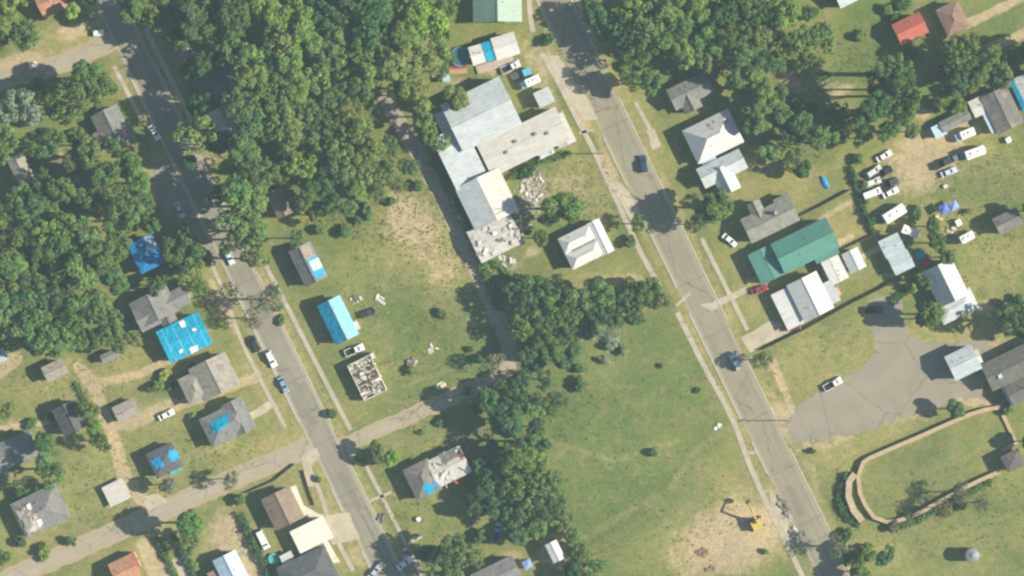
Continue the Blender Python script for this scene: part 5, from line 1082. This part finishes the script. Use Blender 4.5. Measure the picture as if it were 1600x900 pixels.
# rough weeds and seedlings over the unmown ground
def weeds(n=16000):
    acc = []; tot = 0
    zones = [(600, 300, 90, 70, 9), (520, 290, 70, 60, 7), (640, 470, 120, 110, 7), (950, 640, 160, 150, 5), (830, 620, 90, 70, 6), (1000, 800, 130, 90, 4), (1240, 200, 70, 60, 6), (1300, 90, 80, 40, 4), (1540, 300, 70, 80, 4), (1470, 800, 130, 60, 4), (720, 650, 80, 50, 4), (60, 300, 90, 50, 5), (100, 560, 120, 60, 4), (180, 760, 70, 60, 3), (1290, 560, 90, 60, 2), (900, 300, 60, 50, 3), (1500, 420, 90, 70, 3), (700, 420, 60, 90, 3), (330, 700, 80, 30, 2), (640, 790, 50, 70, 3)]
    tw = sum(z[4] for z in zones)
    for x, y, rx, ry, k in zones:
        c = int(n * k / tw); a = nrg.uniform(0, 6.283, c); r = np.sqrt(nrg.random(c)); X_ = x + rx * 1.2 * r * np.cos(a); Y_ = y + ry * 1.2 * r * np.sin(a)
        cl = np.sin(X_ * .11 + 1.3 * np.sin(Y_ * .07)) * np.cos(Y_ * .13 + np.sin(X_ * .05)); kp = nrg.random(c) < .35 + .65 * np.clip(cl, 0, 1)
        acc.append(np.stack([X_[kp], Y_[kp]], -1))
    p2 = np.concatenate(acc)
    ok = np.ones(len(p2), bool)
    ok &= np.abs(p2[:, 0] - (975 + .487 * (p2[:, 1] - 225))) > 34; ok &= np.abs(p2[:, 0] - (462 + .488 * (p2[:, 1] - 600))) > 30; ok &= ~((p2[:, 0] > 1225) & (p2[:, 0] < 1560) & (p2[:, 1] > 560) & (p2[:, 1] < 690))
    p2 = p2[ok]; n = len(p2)
    p = np.zeros((n, 3)); p[:, 0] = (p2[:, 0] - 800) * S; p[:, 1] = (450 - p2[:, 1]) * S
    qs = []
    for k in range(3):
        sz = nrg.uniform(.08, .26, (n, 1)); c = p + nrg.normal(0, .12, (n, 3)); c[:, 2] = np.abs(nrg.normal(.12, .09, n)) + .02
        nn = nrg.normal(size=(n, 3)) * .6 + np.array([0, 0, .8]); nn /= np.linalg.norm(nn, axis=1)[:, None]
        a = np.cross(nn, nrg.normal(size=(n, 3))); a /= np.linalg.norm(a, axis=1)[:, None]; b = np.cross(nn, a)
        qs.append(np.stack([c - a * sz, c - b * sz * .6, c + a * sz, c + b * sz * .6], 1))
    q = np.concatenate(qs); me = np_mesh('weeds', q.reshape(-1, 3), np.arange(len(q) * 4).reshape(-1, 4)); me.materials.append(leaf_mat())
    o = put('weeds', me); o.color = (.14, .19, .062, 1); o['kind'] = 'stuff'; o['label'] = 'rough weeds and seedlings over the unmown ground'; o['category'] = 'weeds'
weeds()

# storm litter strewn over the yards
def litter():
    b = MB(); mats = []
    for x, y, rx, ry, n in [(640, 500, 90, 80, 50), (590, 470, 50, 40, 24), (700, 400, 50, 50, 50), (830, 310, 40, 60, 130), (790, 415, 40, 20, 50), (1220, 800, 18, 60, 50), (1130, 850, 80, 40, 50), (1490, 345, 50, 40, 60), (1440, 300, 70, 50, 30), (630, 870, 30, 40, 70), (690, 760, 60, 40, 60), (720, 690, 40, 24, 40), (290, 90, 30, 20, 50), (340, 690, 50, 20, 20), (120, 580, 90, 40, 40), (360, 840, 40, 40, 40), (560, 650, 40, 60, 40), (950, 530, 60, 30, 40), (1330, 870, 50, 30, 60), (1280, 690, 60, 20, 40), (880, 130, 30, 40, 30), (1520, 480, 40, 20, 40), (60, 300, 60, 60, 60), (460, 860, 60, 30, 30), (1010, 330, 40, 40, 30)]:
        for k in range(n):
            q = P(x + rng.gauss(0, rx * .55), y + rng.gauss(0, ry * .55)); d = rng.uniform(.10, .38)
            b.box((q.x, q.y, .08), (d, d * rng.uniform(.3, 1), rng.uniform(.05, .2)), rng.uniform(0, 3)); mats += [rng.choice((0, 0, 1, 1, 2, 3))] * 6
    me = b.mesh('litter')
    for m in (simple('dull_scrap', (.34, .30, .25), .9), M_RUBBLE, M_WOOD, m_pale): me.materials.append(m)
    me.polygons.foreach_set('material_index', mats)
    o = put('litter', me); o['kind'] = 'stuff'; o['label'] = 'small storm litter strewn over yards and verges'; o['category'] = 'litter'
litter()

# ------------------------------------------------------------------ the morning haze of the air below the camera
hz = MB().box((0, 0, (CAM_H + 10 - 1.5) / 2), (6400, 6400, CAM_H + 10 + 1.5)).build('haze', None)
hz['kind'] = 'stuff'; hz['label'] = 'thin even morning haze over the whole neighbourhood'; hz['category'] = 'haze'
hm = bpy.data.materials.new('haze_air'); hm.use_nodes = True
hn = hm.node_tree.nodes
hn.remove(hn['Principled BSDF'])
pv = hn.new('ShaderNodeVolumePrincipled'); pv.inputs['Color'].default_value = (0.56, 0.82, 1.0, 1); pv.inputs['Density'].default_value = HAZE; pv.inputs['Anisotropy'].default_value = 0.0
hm.node_tree.links.new(pv.outputs[0], hn['Material Output'].inputs['Volume'])
hz.data.materials.append(hm)
